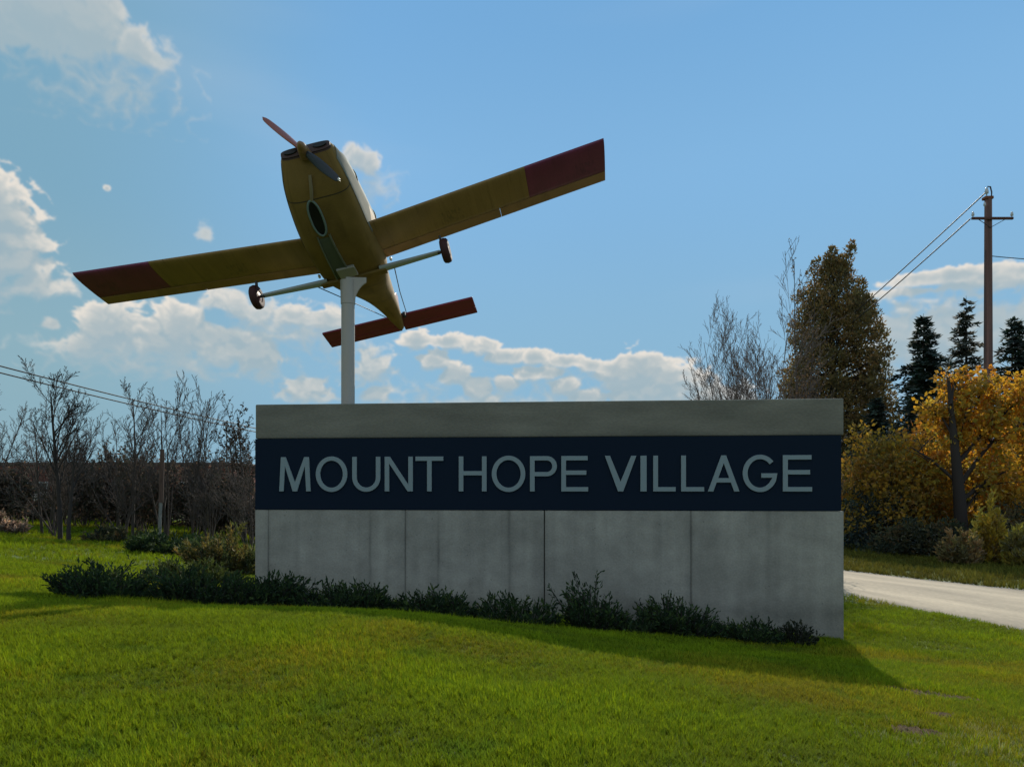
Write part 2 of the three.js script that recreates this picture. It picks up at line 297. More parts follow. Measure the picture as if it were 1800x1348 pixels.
  const glyph = (ch, W, t) => {                         // plain sans capitals of cap height 1, width W, stroke t
    const h = W / 2, q = t * .93;
    switch (ch) {
      case 'I': return [[[0, 0], [W, 0], [W, 1], [0, 1]]];
      case 'L': return [[[0, 0], [W, 0], [W, q], [t, q], [t, 1], [0, 1]]];
      case 'T': return [[[h - t / 2, 0], [h + t / 2, 0], [h + t / 2, 1 - q], [W, 1 - q], [W, 1], [0, 1], [0, 1 - q], [h - t / 2, 1 - q]]];
      case 'E': return [[[0, 0], [W, 0], [W, q], [t, q], [t, .47], [W * .93, .47], [W * .93, .47 + q], [t, .47 + q], [t, 1 - q], [W * .98, 1 - q], [W * .98, 1], [0, 1]]];
      case 'H': return [[[0, 0], [t, 0], [t, .46], [W - t, .46], [W - t, 0], [W, 0], [W, 1], [W - t, 1], [W - t, .46 + q], [t, .46 + q], [t, 1], [0, 1]]];
      case 'N': { const y = (W - 2 * t - .02) / (W - t - .02); return [[[0, 0], [t, 0], [t, y], [W - t - .02, 0], [W, 0], [W, 1], [W - t, 1], [W - t, 1 - y], [t + .02, 1], [0, 1]]]; }
      case 'M': { const s = .05; return [[[0, 0], [t, 0], [s + t * .95, .74], [h - t * .5, 0], [h + t * .5, 0], [W - s - t * .95, .74], [W - t, 0], [W, 0], [W - s, 1], [W - s - t * 1.1, 1], [h, .26], [s + t * 1.1, 1], [s, 1]]]; }
      case 'V': return [[[h - t * .55, 0], [h + t * .55, 0], [W, 1], [W - 1.1 * t, 1], [h, .27], [1.1 * t, 1], [0, 1]]];
      case 'A': { const g = h - .5 * t, x = (y) => 1.1 * t + y * g, ap = (h - 1.1 * t) / g; return [[[0, 0], [1.1 * t, 0], [x(.25), .25], [W - x(.25), .25], [W - 1.1 * t, 0], [W, 0], [h + t * .5, 1], [h - t * .5, 1]], [[x(.25 + q), .25 + q], [W - x(.25 + q), .25 + q], [h, ap]]]; }
      case 'O': return [arc(h, .5, h, .515, 0, 356, 60), arc(h, .5, h - t, .515 - q, 0, 356, 60)];
      case 'U': return [[...arc(h, h * .98, h, h * .98 + .01, 180, 360), [W, 1], [W - t, 1], ...arc(h, h * .98, h - t, h * .98 + .01 - q, 360, 180), [t, 1], [0, 1]]];
      case 'P': { const r = .285; return [[[0, 0], [t, 0], [t, 1 - 2 * r], ...arc(W - r, 1 - r, r, r, -90, 90), [0, 1]], [[t, 1 - 2 * r + q], ...arc(W - r, 1 - r, r - t, r - q, -90, 90), [t, 1 - q]]]; }
      default: return [[...arc(h, .5, h, .515, 40, 338, 60), [W, .50], [W * .54, .50], [W * .54, .50 - q], [W - t, .50 - q], ...arc(h, .5, h - t, .515 - q, 326, 40, 60)]];
    }
  };
  const brushed = new THREE.MeshStandardMaterial({ color: lin(.235, .295, .32), roughness: .6, metalness: .2 });
  const text = [['M', 491.8, 546.6], ['O', 556, 611], ['U', 620, 669], ['N', 677, 726], ['T', 731, 779.5], ['H', 807, 855.5], ['O', 865, 923.5], ['P', 932, 979], ['E', 987, 1034], ['V', 1063.5, 1118.5], ['I', 1126, 1136.5], ['L', 1148.4, 1187.5], ['L', 1197.4, 1237.5], ['A', 1244.5, 1299.5], ['G', 1305.5, 1366], ['E', 1376, 1427]];
  for (const [ch, p0, p1] of text) {
    const x0 = onWall(p0), x1 = onWall(p1), cap = .474, [outer, hole] = glyph(ch, (x1 - x0) / cap, .128), sh = new THREE.Shape(outer.map(([a, b]) => new THREE.Vector2(a * cap, b * cap)));
    if (hole) sh.holes.push(new THREE.Path(hole.map(([a, b]) => new THREE.Vector2(a * cap, b * cap))));
    const g = new THREE.ExtrudeGeometry(sh, { depth: .016, bevelEnabled: true, bevelSize: .0015, bevelThickness: .002, bevelSegments: 1 }); g.translate(x0, 1.972, .0125);
    part('letter', g, brushed, w);
  }
}

// ---------------------------------------------------------------- aeroplane on its pole
const steel = std([.40, .36, .325], { roughness: .5, metalness: .15 });
{
  const p = thing('support_pole', 'pale grey steel pole behind the sign wall, carrying the yellow aeroplane', 'pole', [-2.385, 0, -11.42]);
  const g0 = height(-2.385, 11.42) - .1, shaft = new THREE.CylinderGeometry(.096, .1, 5.02 - g0, 28); shaft.translate(0, (5.02 + g0) / 2, 0);
  part('shaft', shaft, steel, p);
  const base = new RoundedBoxGeometry(.46, .06, .46, 2, .008); base.translate(0, g0 + .14, 0); part('base_plate', base, steel, p);
  const sl = new THREE.CylinderGeometry(.112, .104, .34, 28); sl.translate(0, 4.86, 0); part('collar', sl, steel, p);
  const sh = new THREE.Shape(); sh.moveTo(.08, -.42); sh.quadraticCurveTo(.10, -.10, .27, -.01); sh.lineTo(.27, .06); sh.lineTo(-.02, .07); sh.lineTo(-.02, -.42); sh.closePath();
  const gus = new THREE.ExtrudeGeometry(sh, { depth: .02, bevelEnabled: true, bevelSize: .003, bevelThickness: .003, bevelSegments: 1 }); gus.translate(0, 5.0, .03);
  part('gusset', gus, steel, p);
}
{
  const plane = thing('aeroplane', 'yellow single engine aeroplane with dark red wing tips, mounted nose up above the sign', 'aeroplane', [-2.487, 5.797, -11.547]);
  const basis = new THREE.Matrix4().makeBasis(V(.97359, .21725, .07018), V(-.18198, .9241, -.33604), V(-.13786, .31439, .93923));
  plane.quaternion.setFromRotationMatrix(basis);
  const grime = dataTexture(512, 512, (u, v) => { const n = 1 + .16 * fbm(u * 5, v * 5, 2, 5) + .05 * noise(u * 120, v * 120, 3) - .12 * smooth(.1, .5, fbm(u * 12, v * 2.5, 6, 4)); return [236 * n, 234 * n, 228 * n]; }, true);
  const yellow = new THREE.MeshPhysicalMaterial({ color: lin(.245, .155, .047), map: grime, roughness: .7, specularIntensity: .3 }), red = std([.20, .010, .045], { map: grime, roughness: .45 }), black = std([.008, .009, .012], { roughness: .6 }), rubber = std([.045, .009, .009], { roughness: .75 }), alu = std([.05, .05, .05], { roughness: .7 });
  // fuselage: sections as [z, half width, top, bottom, squareness]
  const S = [[1.36, .335, .335, .20, 4.2], [1.30, .365, .36, .09, 4.6], [1.12, .43, .365, -.15, 4.6], [.8, .475, .35, -.38, 4.6], [.45, .495, .30, -.54, 4.6], [.0, .51, .28, -.60, 4.4], [-.4, .50, .30, -.60, 4.2], [-.8, .42, .34, -.50, 3.8], [-1.3, .32, .38, -.30, 3.3], [-1.9, .235, .41, -.06, 3], [-2.5, .165, .43, .12, 2.8], [-3.05, .10, .44, .22, 2.5], [-3.34, .055, .43, .27, 2.2]];
  const sec = (z) => { let k = 0; while (k < S.length - 2 && z < S[k + 1][0]) k++; const t = clamp((S[k][0] - z) / (S[k][0] - S[k + 1][0])), p = (i, c) => S[clamp(i, 0, S.length - 1)][c];
    return [z, ...[1, 2, 3, 4].map((c) => { const b = p(k, c), e = p(k + 1, c); const h = S[k][0] - S[k + 1][0], ma = k > 0 ? (e - p(k - 1, c)) / (p(k - 1, 0) - S[k + 1][0]) * h : e - b, mb = k < S.length - 2 ? (p(k + 2, c) - b) / (S[k][0] - p(k + 2, 0)) * h : e - b, t2 = t * t, t3 = t2 * t; return b * (2 * t3 - 3 * t2 + 1) + ma * (t3 - 2 * t2 + t) + e * (3 * t2 - 2 * t3) + mb * (t3 - t2); })]; };
  const ring = (z, a, grow = 0) => { const [, hw, top, bot, n] = sec(z), c = Math.cos(a), s = Math.sin(a), my = (top + bot) / 2, hh = (top - bot) / 2; return V((hw + grow) * Math.sign(c) * Math.pow(Math.abs(c), 2 / n), my + (hh + grow) * Math.sign(s) * Math.pow(Math.abs(s), 2 / n), z); };
  const belly = (x, z) => { const [, hw, top, bot, n] = sec(z), my = (top + bot) / 2, hh = (top - bot) / 2; return my - hh * Math.pow(Math.max(0, 1 - Math.pow(Math.abs(x) / hw, n)), 1 / n); };
  const loft = (z0, z1, nz, a0, a1, na, grow, cap) => {
    const m = new MB();
    for (let k = 0; k <= nz; k++) for (let j = 0; j <= na; j++) { const v = ring(lerp(z0, z1, k / nz), lerp(a0, a1, j / na), grow); m.v(v.x, v.y, v.z, 0, 0, 0, null, j / na * 2, k / nz * 3); }
    for (let k = 0; k < nz; k++) for (let j = 0; j < na; j++) { const a = k * (na + 1) + j; m.i.push(a, a + na + 1, a + 1, a + 1, a + na + 1, a + na + 2); }
    if (cap) for (const [k, s] of [[0, 1], [nz, -1]]) { const z = lerp(z0, z1, k / nz), q = sec(z), b = m.count; m.v(0, (q[2] + q[3]) / 2, z + s * .015, 0, 0, s, null); for (let j = 0; j <= na; j++) { const v = ring(z, lerp(a0, a1, j / na), grow); m.v(v.x, v.y, v.z, 0, 0, s, null); } for (let j = 0; j < na; j++) s > 0 ? m.i.push(b, b + 1 + j, b + 2 + j) : m.i.push(b, b + 2 + j, b + 1 + j); }
    const g = m.geometry(); g.computeVertexNormals(); return g;
  };
  part('fuselage', loft(1.36, -3.34, 96, 0, Math.PI * 2, 72, 0, true), yellow, plane);
  // canopy and pale cowl side along the top
  {
    const m = new MB(), nz = 40, na = 28, prof = (z) => { const t = clamp((1.16 - z) / 2.5); return .40 * Math.pow(Math.sin(Math.PI * Math.pow(t, .62)), .8); };
    for (let k = 0; k <= nz; k++) for (let j = 0; j <= na; j++) {
      const z = lerp(1.16, -1.34, k / nz), q = sec(z), a = Math.PI * j / na, h = prof(z) + .012, wx = (q[1] * .9) * (.55 + .45 * clamp(h / .3)), c = Math.cos(a), s = Math.sin(a);
      m.v(wx * Math.sign(c) * Math.pow(Math.abs(c), .75), q[2] - .03 + h * Math.pow(s, .75), z, 0, 0, 0, null, j / na, k / nz);
    }
    for (let k = 0; k < nz; k++) for (let j = 0; j < na; j++) { const a = k * (na + 1) + j; m.i.push(a, a + na + 1, a + 1, a + 1, a + na + 1, a + na + 2); }
    const g = m.geometry(); g.computeVertexNormals();
    const canopy = part('canopy', g, new THREE.MeshPhysicalMaterial({ color: lin(.21, .24, .225), roughness: .75, specularIntensity: .15 }), plane);
    const hoop = (z) => { const b = new MB(), q = sec(z), h = prof(z) + .016, wx = q[1] * .9 * (.55 + .45 * clamp(h / .3)) + .004, pts = []; for (let j = 0; j <= 20; j++) { const a = Math.PI * j / 20, c = Math.cos(a); pts.push(V(wx * Math.sign(c) * Math.pow(Math.abs(c), .75), q[2] - .03 + h * Math.pow(Math.sin(a), .75), z)); } b.tube(pts, pts.map(() => .013), 6); return b.geometry(); };
    for (const z of [.55, -.25]) part('canopy_frame', hoop(z), yellow, canopy);
  }
  // pale panels down both flanks of the cowl
  for (const [a0, a1] of [[-.32, .62], [Math.PI - .62, Math.PI + .32]]) part('side_panel', loft(1.27, .30, 26, a0, a1, 14, .006), new THREE.MeshPhysicalMaterial({ color: lin(.22, .23, .20), map: grime, roughness: .85, specularIntensity: .12 }), plane);
  // cowl openings, exhaust
  const oval = (x, y, w, h, z, d) => { const s = new THREE.Shape(); s.absellipse(x, y, w, h, 0, Math.PI * 2); const g = new THREE.ExtrudeGeometry(s, { depth: d, bevelEnabled: true, bevelSize: .008, bevelThickness: .008, bevelSegments: 2, curveSegments: 24 }); g.translate(0, 0, z); return g; };
  part('cowl_front', loft(1.372, 1.35, 4, 0, Math.PI * 2, 72, .004, true), std([.045, .016, .012], { roughness: .6 }), plane);
  for (const x of [-.2, .2]) part('air_intake', oval(x, .275, .085, .034, 1.378, .01), black, plane);
  // propeller
  {
    const hub = new THREE.CylinderGeometry(.07, .085, .12, 24); hub.rotateX(Math.PI / 2); hub.translate(0, .17, 1.43);
    const prop = part('propeller', hub, std([.22, .12, .05], { roughness: .45 }), plane);
    const spin = new THREE.LatheGeometry([[.0, .12], [.03, .11], [.055, .07], [.068, .0]].map(([x, y]) => new THREE.Vector2(x, y)), 24); spin.rotateX(Math.PI / 2); spin.translate(0, .17, 1.485); part('spinner', spin, std([.25, .13, .05], { roughness: .4 }), prop);
    const blade = (ang, mat, len) => {
      const m = new MB(), n = 18, na = 12;
      for (let k = 0; k <= n; k++) { const t = k / n, r = .05 + t * len, ch = .055 + .075 * Math.sin(Math.PI * Math.pow(clamp(t * .93 + .03), .75)) * (t > .9 ? Math.sqrt(Math.max(0, 1 - ((t - .9) / .1) ** 2)) * .9 + .1 : 1) - (t > .9 ? .055 * ((t - .9) / .1) ** 2 : 0), tw = lerp(.95, .25, t), th = lerp(.028, .006, t);
        for (let j = 0; j < na; j++) { const a = j / na * Math.PI * 2, u = Math.cos(a) * ch * .5, v = Math.sin(a) * th, cu = u * Math.cos(tw) - v * Math.sin(tw), cv = u * Math.sin(tw) + v * Math.cos(tw); m.v(r * Math.cos(ang) - cu * Math.sin(ang), .17 + r * Math.sin(ang) + cu * Math.cos(ang), 1.44 + cv, 0, 0, 0, null, t, a); } }
      for (let k = 0; k < n; k++) for (let j = 0; j < na; j++) { const a = k * na + j, b = k * na + (j + 1) % na; m.i.push(a, b, a + na, b, b + na, a + na); }
      const b = m.count, e = (n) * na; m.v(.05 * Math.cos(ang) + len * Math.cos(ang), .17 + (len + .05) * Math.sin(ang), 1.44, 0, 0, 1, null); for (let j = 0; j < na; j++) m.i.push(e + j, e + (j + 1) % na, b);
      const g = m.geometry(); g.computeVertexNormals(); return part('blade', g, mat, prop);
    };
    const bu = blade(2.167, std([.30, .075, .035], { roughness: .4 }), .86); bu.userData.label = 'red brown upper blade';
    const bl = blade(2.167 + Math.PI, std([.012, .018, .03], { roughness: .4 }), .70); bl.userData.label = 'near black lower blade';
    const tip = new THREE.SphereGeometry(.022, 14, 10); tip.scale(.7, 1.2, .6); tip.translate(.415, -.43, 1.455); part('blade_tip', tip, std([.8, .78, .72], { roughness: .4 }), prop);
  }
  // wings
  const foil = (u) => .6 * (.2969 * Math.sqrt(u) - .126 * u - .3516 * u * u + .2843 * u ** 3 - .1015 * u ** 4);
  const piece = (xa, xb, c0, c1, side, nx = 12) => {
    const m = new MB(), nc = 12, CH = .847, YW = -.369, loop = [];
    for (let k = 0; k <= nc; k++) loop.push([lerp(c1, c0, Math.pow(k / nc, .8)), 1]);
    for (let k = 1; k <= nc; k++) loop.push([lerp(c0, c1, Math.pow(k / nc, 1.25)), -.75]);
    const n = loop.length, P = (t, [u, s]) => { const x = lerp(xa, xb, t), th = foil(Math.max(u, 0)) * CH * (u < 1 ? 1 : 0) + .004; return V(side * x, YW + .108 * x + s * th - .004 * (x > .6 ? (x - .6) * .05 : 0), .422 + .0105 * x - u * CH); };
    for (let k = 0; k <= nx; k++) for (let j = 0; j <= n; j++) { const v = P(k / nx, loop[j % n]); m.v(v.x, v.y, v.z, 0, 0, 0, null, lerp(xa, xb, k / nx) / 2, loop[j % n][0] * .45); }
    for (let k = 0; k < nx; k++) for (let j = 0; j < n; j++) { const a = k * (n + 1) + j; side > 0 ? m.i.push(a, a + n + 1, a + 1, a + 1, a + n + 1, a + n + 2) : m.i.push(a, a + 1, a + n + 1, a + 1, a + n + 2, a + n + 1); }
    for (const k of [0, 1]) { const b = m.count; for (let j = 0; j < n; j++) { const v = P(k, loop[j]); m.v(v.x, v.y, v.z, k ? side : -side, 0, 0, null, v.z, v.y); } for (let j = 1; j < n - 1; j++) m.i.push(b, b + j, b + j + 1); }
    const g = m.geometry(); g.computeVertexNormals(); return g;
  };
  const wingSkin = dataTexture(1024, 256, (u, v) => {     // fabric over ribs, streaks, and traces of a worn-off registration
    const rib = Math.exp(-(((((u * 10) % 1) - .5) / .03) ** 2)), n = 1 + .14 * fbm(u * 10, v * 3, 2, 5) + .05 * noise(u * 200, v * 50, 3) - .05 * rib - .14 * smooth(.05, .5, fbm(u * 30, v * 2, 6, 4));
    const mark = (u > .72 && u < .9 && v > .15 && v < .29) ? .13 * smooth(-.1, .25, fbm(u * 60, v * 16, 9, 3)) : 0;
    return [236 * (n - mark), 234 * (n - mark * .9), 228 * (n - mark * .6)];
  }, true);
  const cloth = std([.36, .21, .075], { map: wingSkin, roughness: .55 }), flapMat = std([.40, .21, .10], { map: grime, roughness: .5 }), redCloth = std([.21, .03, .10], { map: wingSkin, roughness: .5 });
  for (const s of [1, -1]) {
    const wing = part('wing', piece(.4, 2.775, 0, .735, s), cloth, plane);
    part('wing_tip', piece(2.777, 3.93, 0, .735, s, 8), redCloth, wing).userData.label = 'dark red outer panel';
    part('aileron', piece(2.32, 3.93, .74, 1, s, 8), flapMat, wing);
    part('flap', piece(.5, 2.316, .74, 1, s, 8), flapMat, wing);
    const h = new THREE.SphereGeometry(.03, 12, 10); h.scale(.7, 1, 1.2); h.translate(s * .56, -.36, -.42); part('flap_hinge', h, std([.75, .7, .6], { roughness: .4 }), wing);
  }
  // tail
  {
    const m = (x0, x1, z0, z1, y, th) => { const g = new RoundedBoxGeometry(x1 - x0, th, z0 - z1, 3, th * .45); g.translate((x0 + x1) / 2, y, (z0 + z1) / 2); return g; };
    const st = part('tailplane', m(-1.45, 1.45, -3.07, -3.40, .425, .045), red, plane);
    for (const s of [-1, 1]) part('elevator', m(s > 0 ? .03 : -1.45, s > 0 ? 1.45 : -.03, -3.41, -3.60, .425, .032), red, st);
    const sh = new THREE.Shape(); sh.moveTo(-2.75, .40); sh.lineTo(-3.18, .98); sh.quadraticCurveTo(-3.24, 1.03, -3.3, 1.03); sh.lineTo(-3.36, 1.03); sh.lineTo(-3.36, .47); sh.lineTo(-3.2, .40); sh.closePath();
    const g = new THREE.ExtrudeGeometry(sh, { depth: .03, bevelEnabled: true, bevelSize: .008, bevelThickness: .008, bevelSegments: 2 }); g.rotateY(-Math.PI / 2); g.translate(.015, 0, 0);
    part('fin', g, red, plane);
    const hw = new THREE.CylinderGeometry(.055, .055, .05, 18); hw.rotateZ(Math.PI / 2); hw.translate(.16, .34, -2.98); const tw = part('tail_wheel', hw, black, plane);
    const br = new MB(); br.tube([V(.06, .36, -2.9), V(.12, .35, -2.95), V(.16, .34, -2.98)], [.016, .014, .014], 8); part('fork', br.geometry(), alu, tw);
  }
  // belly well, steel channel to the pole, stub pipe
  {
    const out = []; const zc = .80, w0 = .085, l0 = .21;
    for (let k = 0; k <= 40; k++) { const a = k / 40 * Math.PI * 2, s = Math.sin(a), x = -.125 + w0 * Math.cos(a), z = zc + l0 * Math.sign(s) * Math.pow(Math.abs(s), .8); out.push(V(x, belly(x, z) - .006, z)); }
    const rim = new MB(); rim.tube(out, out.map(() => .016), 8); const well = part('well_rim', rim.geometry(), std([.14, .19, .175], { roughness: .55 }), plane);
    const pl = new MB(), c = V(-.125, belly(-.125, zc) - .022, zc); pl.v(c.x, c.y, c.z, 0, -1, 0, null); for (const v of out) pl.v(v.x, v.y - .004, v.z, 0, -1, 0, null); for (let k = 0; k < 40; k++) pl.i.push(0, k + 1, k + 2);
    part('well_opening', pl.geometry(), black, well);
    const strip = (xa, xb, za, zb, lift, n = 14) => { const m = new MB(); for (let k = 0; k <= n; k++) for (const [e, top] of [[0, 0], [0, 1], [1, 1], [1, 0]]) { const z = lerp(za, zb, k / n), x = lerp(xa(k / n), xb(k / n), e); m.v(x, belly(x, z) - (top ? lift : -.01), z, 0, 0, 0, null, e, k / n); } for (let k = 0; k < n; k++) for (let j = 0; j < 3; j++) { const a = k * 4 + j; m.i.push(a, a + 1, a + 4, a + 1, a + 5, a + 4); } const g = m.toFlat ? m.geometry() : m.geometry().toNonIndexed(); g.computeVertexNormals(); return g; };
    const ch = part('belly_channel', strip((t) => -.215 - .03 * t, (t) => -.045 + .02 * t, .56, -.24, .012), std([.085, .10, .07], { roughness: .6 }), plane);
    for (const s of [0, 1]) part('channel_edge', strip((t) => (s ? -.05 + .02 * t : -.222 - .03 * t), (t) => (s ? -.03 + .02 * t : -.207 - .03 * t), .6, -.24, .03), std([.17, .175, .13], { roughness: .55 }), ch);
    const pipe = new MB(); pipe.tube([V(-.02, belly(-.02, 1.22) - .012, 1.24), V(-.06, belly(-.06, 1.1) - .02, 1.12), V(-.11, belly(-.11, 1.02) - .012, 1.0)], [.02, .024, .022], 10); part('exhaust_stub', pipe.geometry(), std([.22, .17, .09], { roughness: .6 }), plane);
    const cross = new RoundedBoxGeometry(1.0, .05, .10, 2, .01); cross.translate(0, -.62, -.31); part('cross_beam', cross, yellow, plane);
    const foot = new RoundedBoxGeometry(.27, .05, .22, 2, .012); foot.translate(-.05, -.62, -.13); part('mount_plate', foot, steel, plane);
  }
  // seams round the cowl, bracing wires to the tail
  for (const [z, name] of [[1.02, 'cowl_seam'], [-.72, 'fuselage_seam'], [-1.75, 'fuselage_seam']]) part(name, loft(z, z - .012, 1, 0, Math.PI * 2, 72, .002, false), std([.05, .034, .015], { roughness: .8 }), plane);
  for (const s of [1, -1]) { const b = new MB(); b.tube([V(s * .62, -.6, -.27), V(s * .4, -.12, -1.6), V(s * .2, .40, -3.0)], [.008, .007, .007], 6, null); part('brace_wire', b.geometry(), black, plane); }
  // undercarriage
  for (const s of [1, -1]) {
    const m = new MB(), n = 12; 
    for (let k = 0; k <= n; k++) { const t = k / n, x = s * lerp(.40, 1.345, t), y = lerp(-.585, -.69, t) , z = lerp(-.30, -.11, t), hw = lerp(.065, .04, t), ht = lerp(.032, .02, t); for (let j = 0; j < 12; j++) { const a = j / 12 * Math.PI * 2, c = Math.cos(a), q = Math.sin(a); m.v(x, y + ht * Math.sign(q) * Math.pow(Math.abs(q), .7), z + hw * Math.sign(c) * Math.pow(Math.abs(c), .7), 0, 0, 0, null, t, j / 12); } }
    for (let k = 0; k < n; k++) for (let j = 0; j < 12; j++) { const a = k * 12 + j, b = k * 12 + (j + 1) % 12; m.i.push(a, b, a + 12, b, b + 12, a + 12); }
    const g = m.geometry(); g.computeVertexNormals(); const leg = part('gear_leg', g, std([.42, .44, .45], { roughness: .42, metalness: .2 }), plane);
    const ax = new THREE.CylinderGeometry(.022, .022, .12, 12); ax.rotateZ(Math.PI / 2); ax.translate(s * 1.37, -.70, -.10); part('axle', ax, alu, leg);
    const tyre = new THREE.LatheGeometry([[.09, -.052], [.145, -.06], [.168, -.044], [.179, 0], [.168, .044], [.145, .06], [.09, .052]].map(([x, y]) => new THREE.Vector2(x, y)), 36); tyre.rotateZ(Math.PI / 2); tyre.translate(s * 1.43, -.70, -.096);
    const wheel = part('wheel', tyre, rubber, plane);
    const hub = new THREE.LatheGeometry([[0, -.05], [.06, -.05], [.07, -.035], [.092, -.05], [.092, .05], [.07, .035], [.06, .05], [0, .05]].map(([x, y]) => new THREE.Vector2(x, y)), 28); hub.rotateZ(Math.PI / 2); hub.translate(s * 1.43, -.70, -.096); part('rim', hub, std([.12, .02, .02], { roughness: .5 }), wheel);
    const br = new RoundedBoxGeometry(.03, .1, .05, 2, .008); br.translate(s * 1.39, -.53, -.03); part('brake_bracket', br, alu, wheel);
  }
}

// ---------------------------------------------------------------- vegetation
const barkMat = (c) => new THREE.MeshStandardMaterial({ color: lin(...c), roughness: .95 });
const leafMat = (t = .35) => new THREE.MeshPhysicalMaterial({ vertexColors: true, roughness: .95, transmission: t, thickness: 0, side: THREE.DoubleSide, specularIntensity: .3 });
const twigBark = barkMat([.075, .058, .05]), greyBark = barkMat([.16, .125, .115]), darkBark = barkMat([.035, .027, .024]), foliage = leafMat(.42), needles = leafMat(.25);
const vary = (c, a = .2, h = .08) => { const m = 1 + a * gauss(); return [Math.max(.002, c[0] * m * (1 + h * gauss())), Math.max(.002, c[1] * m), Math.max(.001, c[2] * m * (1 + h * gauss()))]; };
const pick = (a) => a[Math.floor(rnd() * a.length) % a.length];

// branching wood; tips of the last level are returned so that leaves can sit on them
function grow(wood, twig, p, dir, len, rad, level, o, tips) {
  const n = level === 0 ? 7 : level < o.levels ? 5 : 4, pts = [p.clone()], rs = [rad], d = dir.clone();
  for (let k = 1; k <= n; k++) { const wb = o.wobble * (level ? 1 : .4); d.x += gauss() * wb; d.y += gauss() * wb * .5 + o.lift * (level ? 1 : .5); d.z += gauss() * wb; d.normalize(); pts.push(pts[k - 1].clone().addScaledVector(d, len / n)); rs.push(Math.max(o.thin ?? .003, rad * (1 - k / n * (level === o.levels ? .75 : o.taper)))); }
  (level < 1 ? wood : twig).tube(pts, rs, level === 0 ? 9 : level === 1 ? 5 : 3, null);
  if (level >= o.levels - 1 && tips) for (let k = 1; k <= n; k++) tips.push([pts[k], d.clone()]);
  if (level >= o.levels) return;
  const kids = o.kids[level];
  for (let k = 0; k < kids; k++) {
    const t = lerp(o.from[level] ?? .3, .98, (k + rnd() * .8) / kids), i = Math.min(n - 1, Math.floor(t * n)), q = pts[i].clone().lerp(pts[i + 1], t * n - i), ax = pts[i + 1].clone().sub(pts[i]).normalize();
    const s = sideOf(ax), a = rr(o.open[0], o.open[1]), nd = ax.multiplyScalar(Math.cos(a)).addScaledVector(s, Math.sin(a)).normalize();
    grow(wood, twig, q, nd, len * o.ratio * rr(.65, 1.15) * (1 - .35 * t), Math.max(o.thin ?? .003, lerp(rs[i], rs[i + 1], t * n - i) * .55), level + 1, o, tips);
  }
}
function bareTree(name, label, category, x, d, h, opt = {}, group) {
  const t = thing(name, label, category, [x, height(x, d) - .05, -d], 0, group), wood = new MB(), twig = new MB();
  const o = { levels: 4, kids: [9, 6, 5, 4], from: [.28, .2, .2, .2], open: [.35, .85], ratio: .56, wobble: .12, lift: .1, taper: .72, stems: 1, lean: .05, rad: .06, thin: .0045, ...opt };
  const tips = o.leaf ? [] : null;
  for (let k = 0; k < o.stems; k++) grow(wood, twig, V(gauss() * .12 * (o.stems - 1 ? o.base ?? 1 : 0), 0, gauss() * .1 * (o.stems - 1 ? 1 : 0)), V(gauss() * o.lean + (o.tilt ?? 0), 1, gauss() * o.lean).normalize(), h * (o.stems > 1 ? rr(.7, 1) : .82), o.rad * (o.stems > 1 ? rr(.6, 1) : 1), 0, o, tips);
  part(o.stems > 1 ? 'stems' : 'trunk', wood.geometry(), o.bark ?? twigBark, t); part('branches', twig.geometry(), o.bark ?? twigBark, t);
  if (o.leaf) { const m = new MB(); for (const [q, dd] of tips) if (rnd() < o.leaf.some) { const a = dirRandom(-.2); m.leaf(q, a, sideOf(a), o.leaf.len * rr(.6, 1.2), o.leaf.len * .3, vary(pick(o.leaf.colors))); } part('leaves', m.geometry(), foliage, t); }
  return t;
}
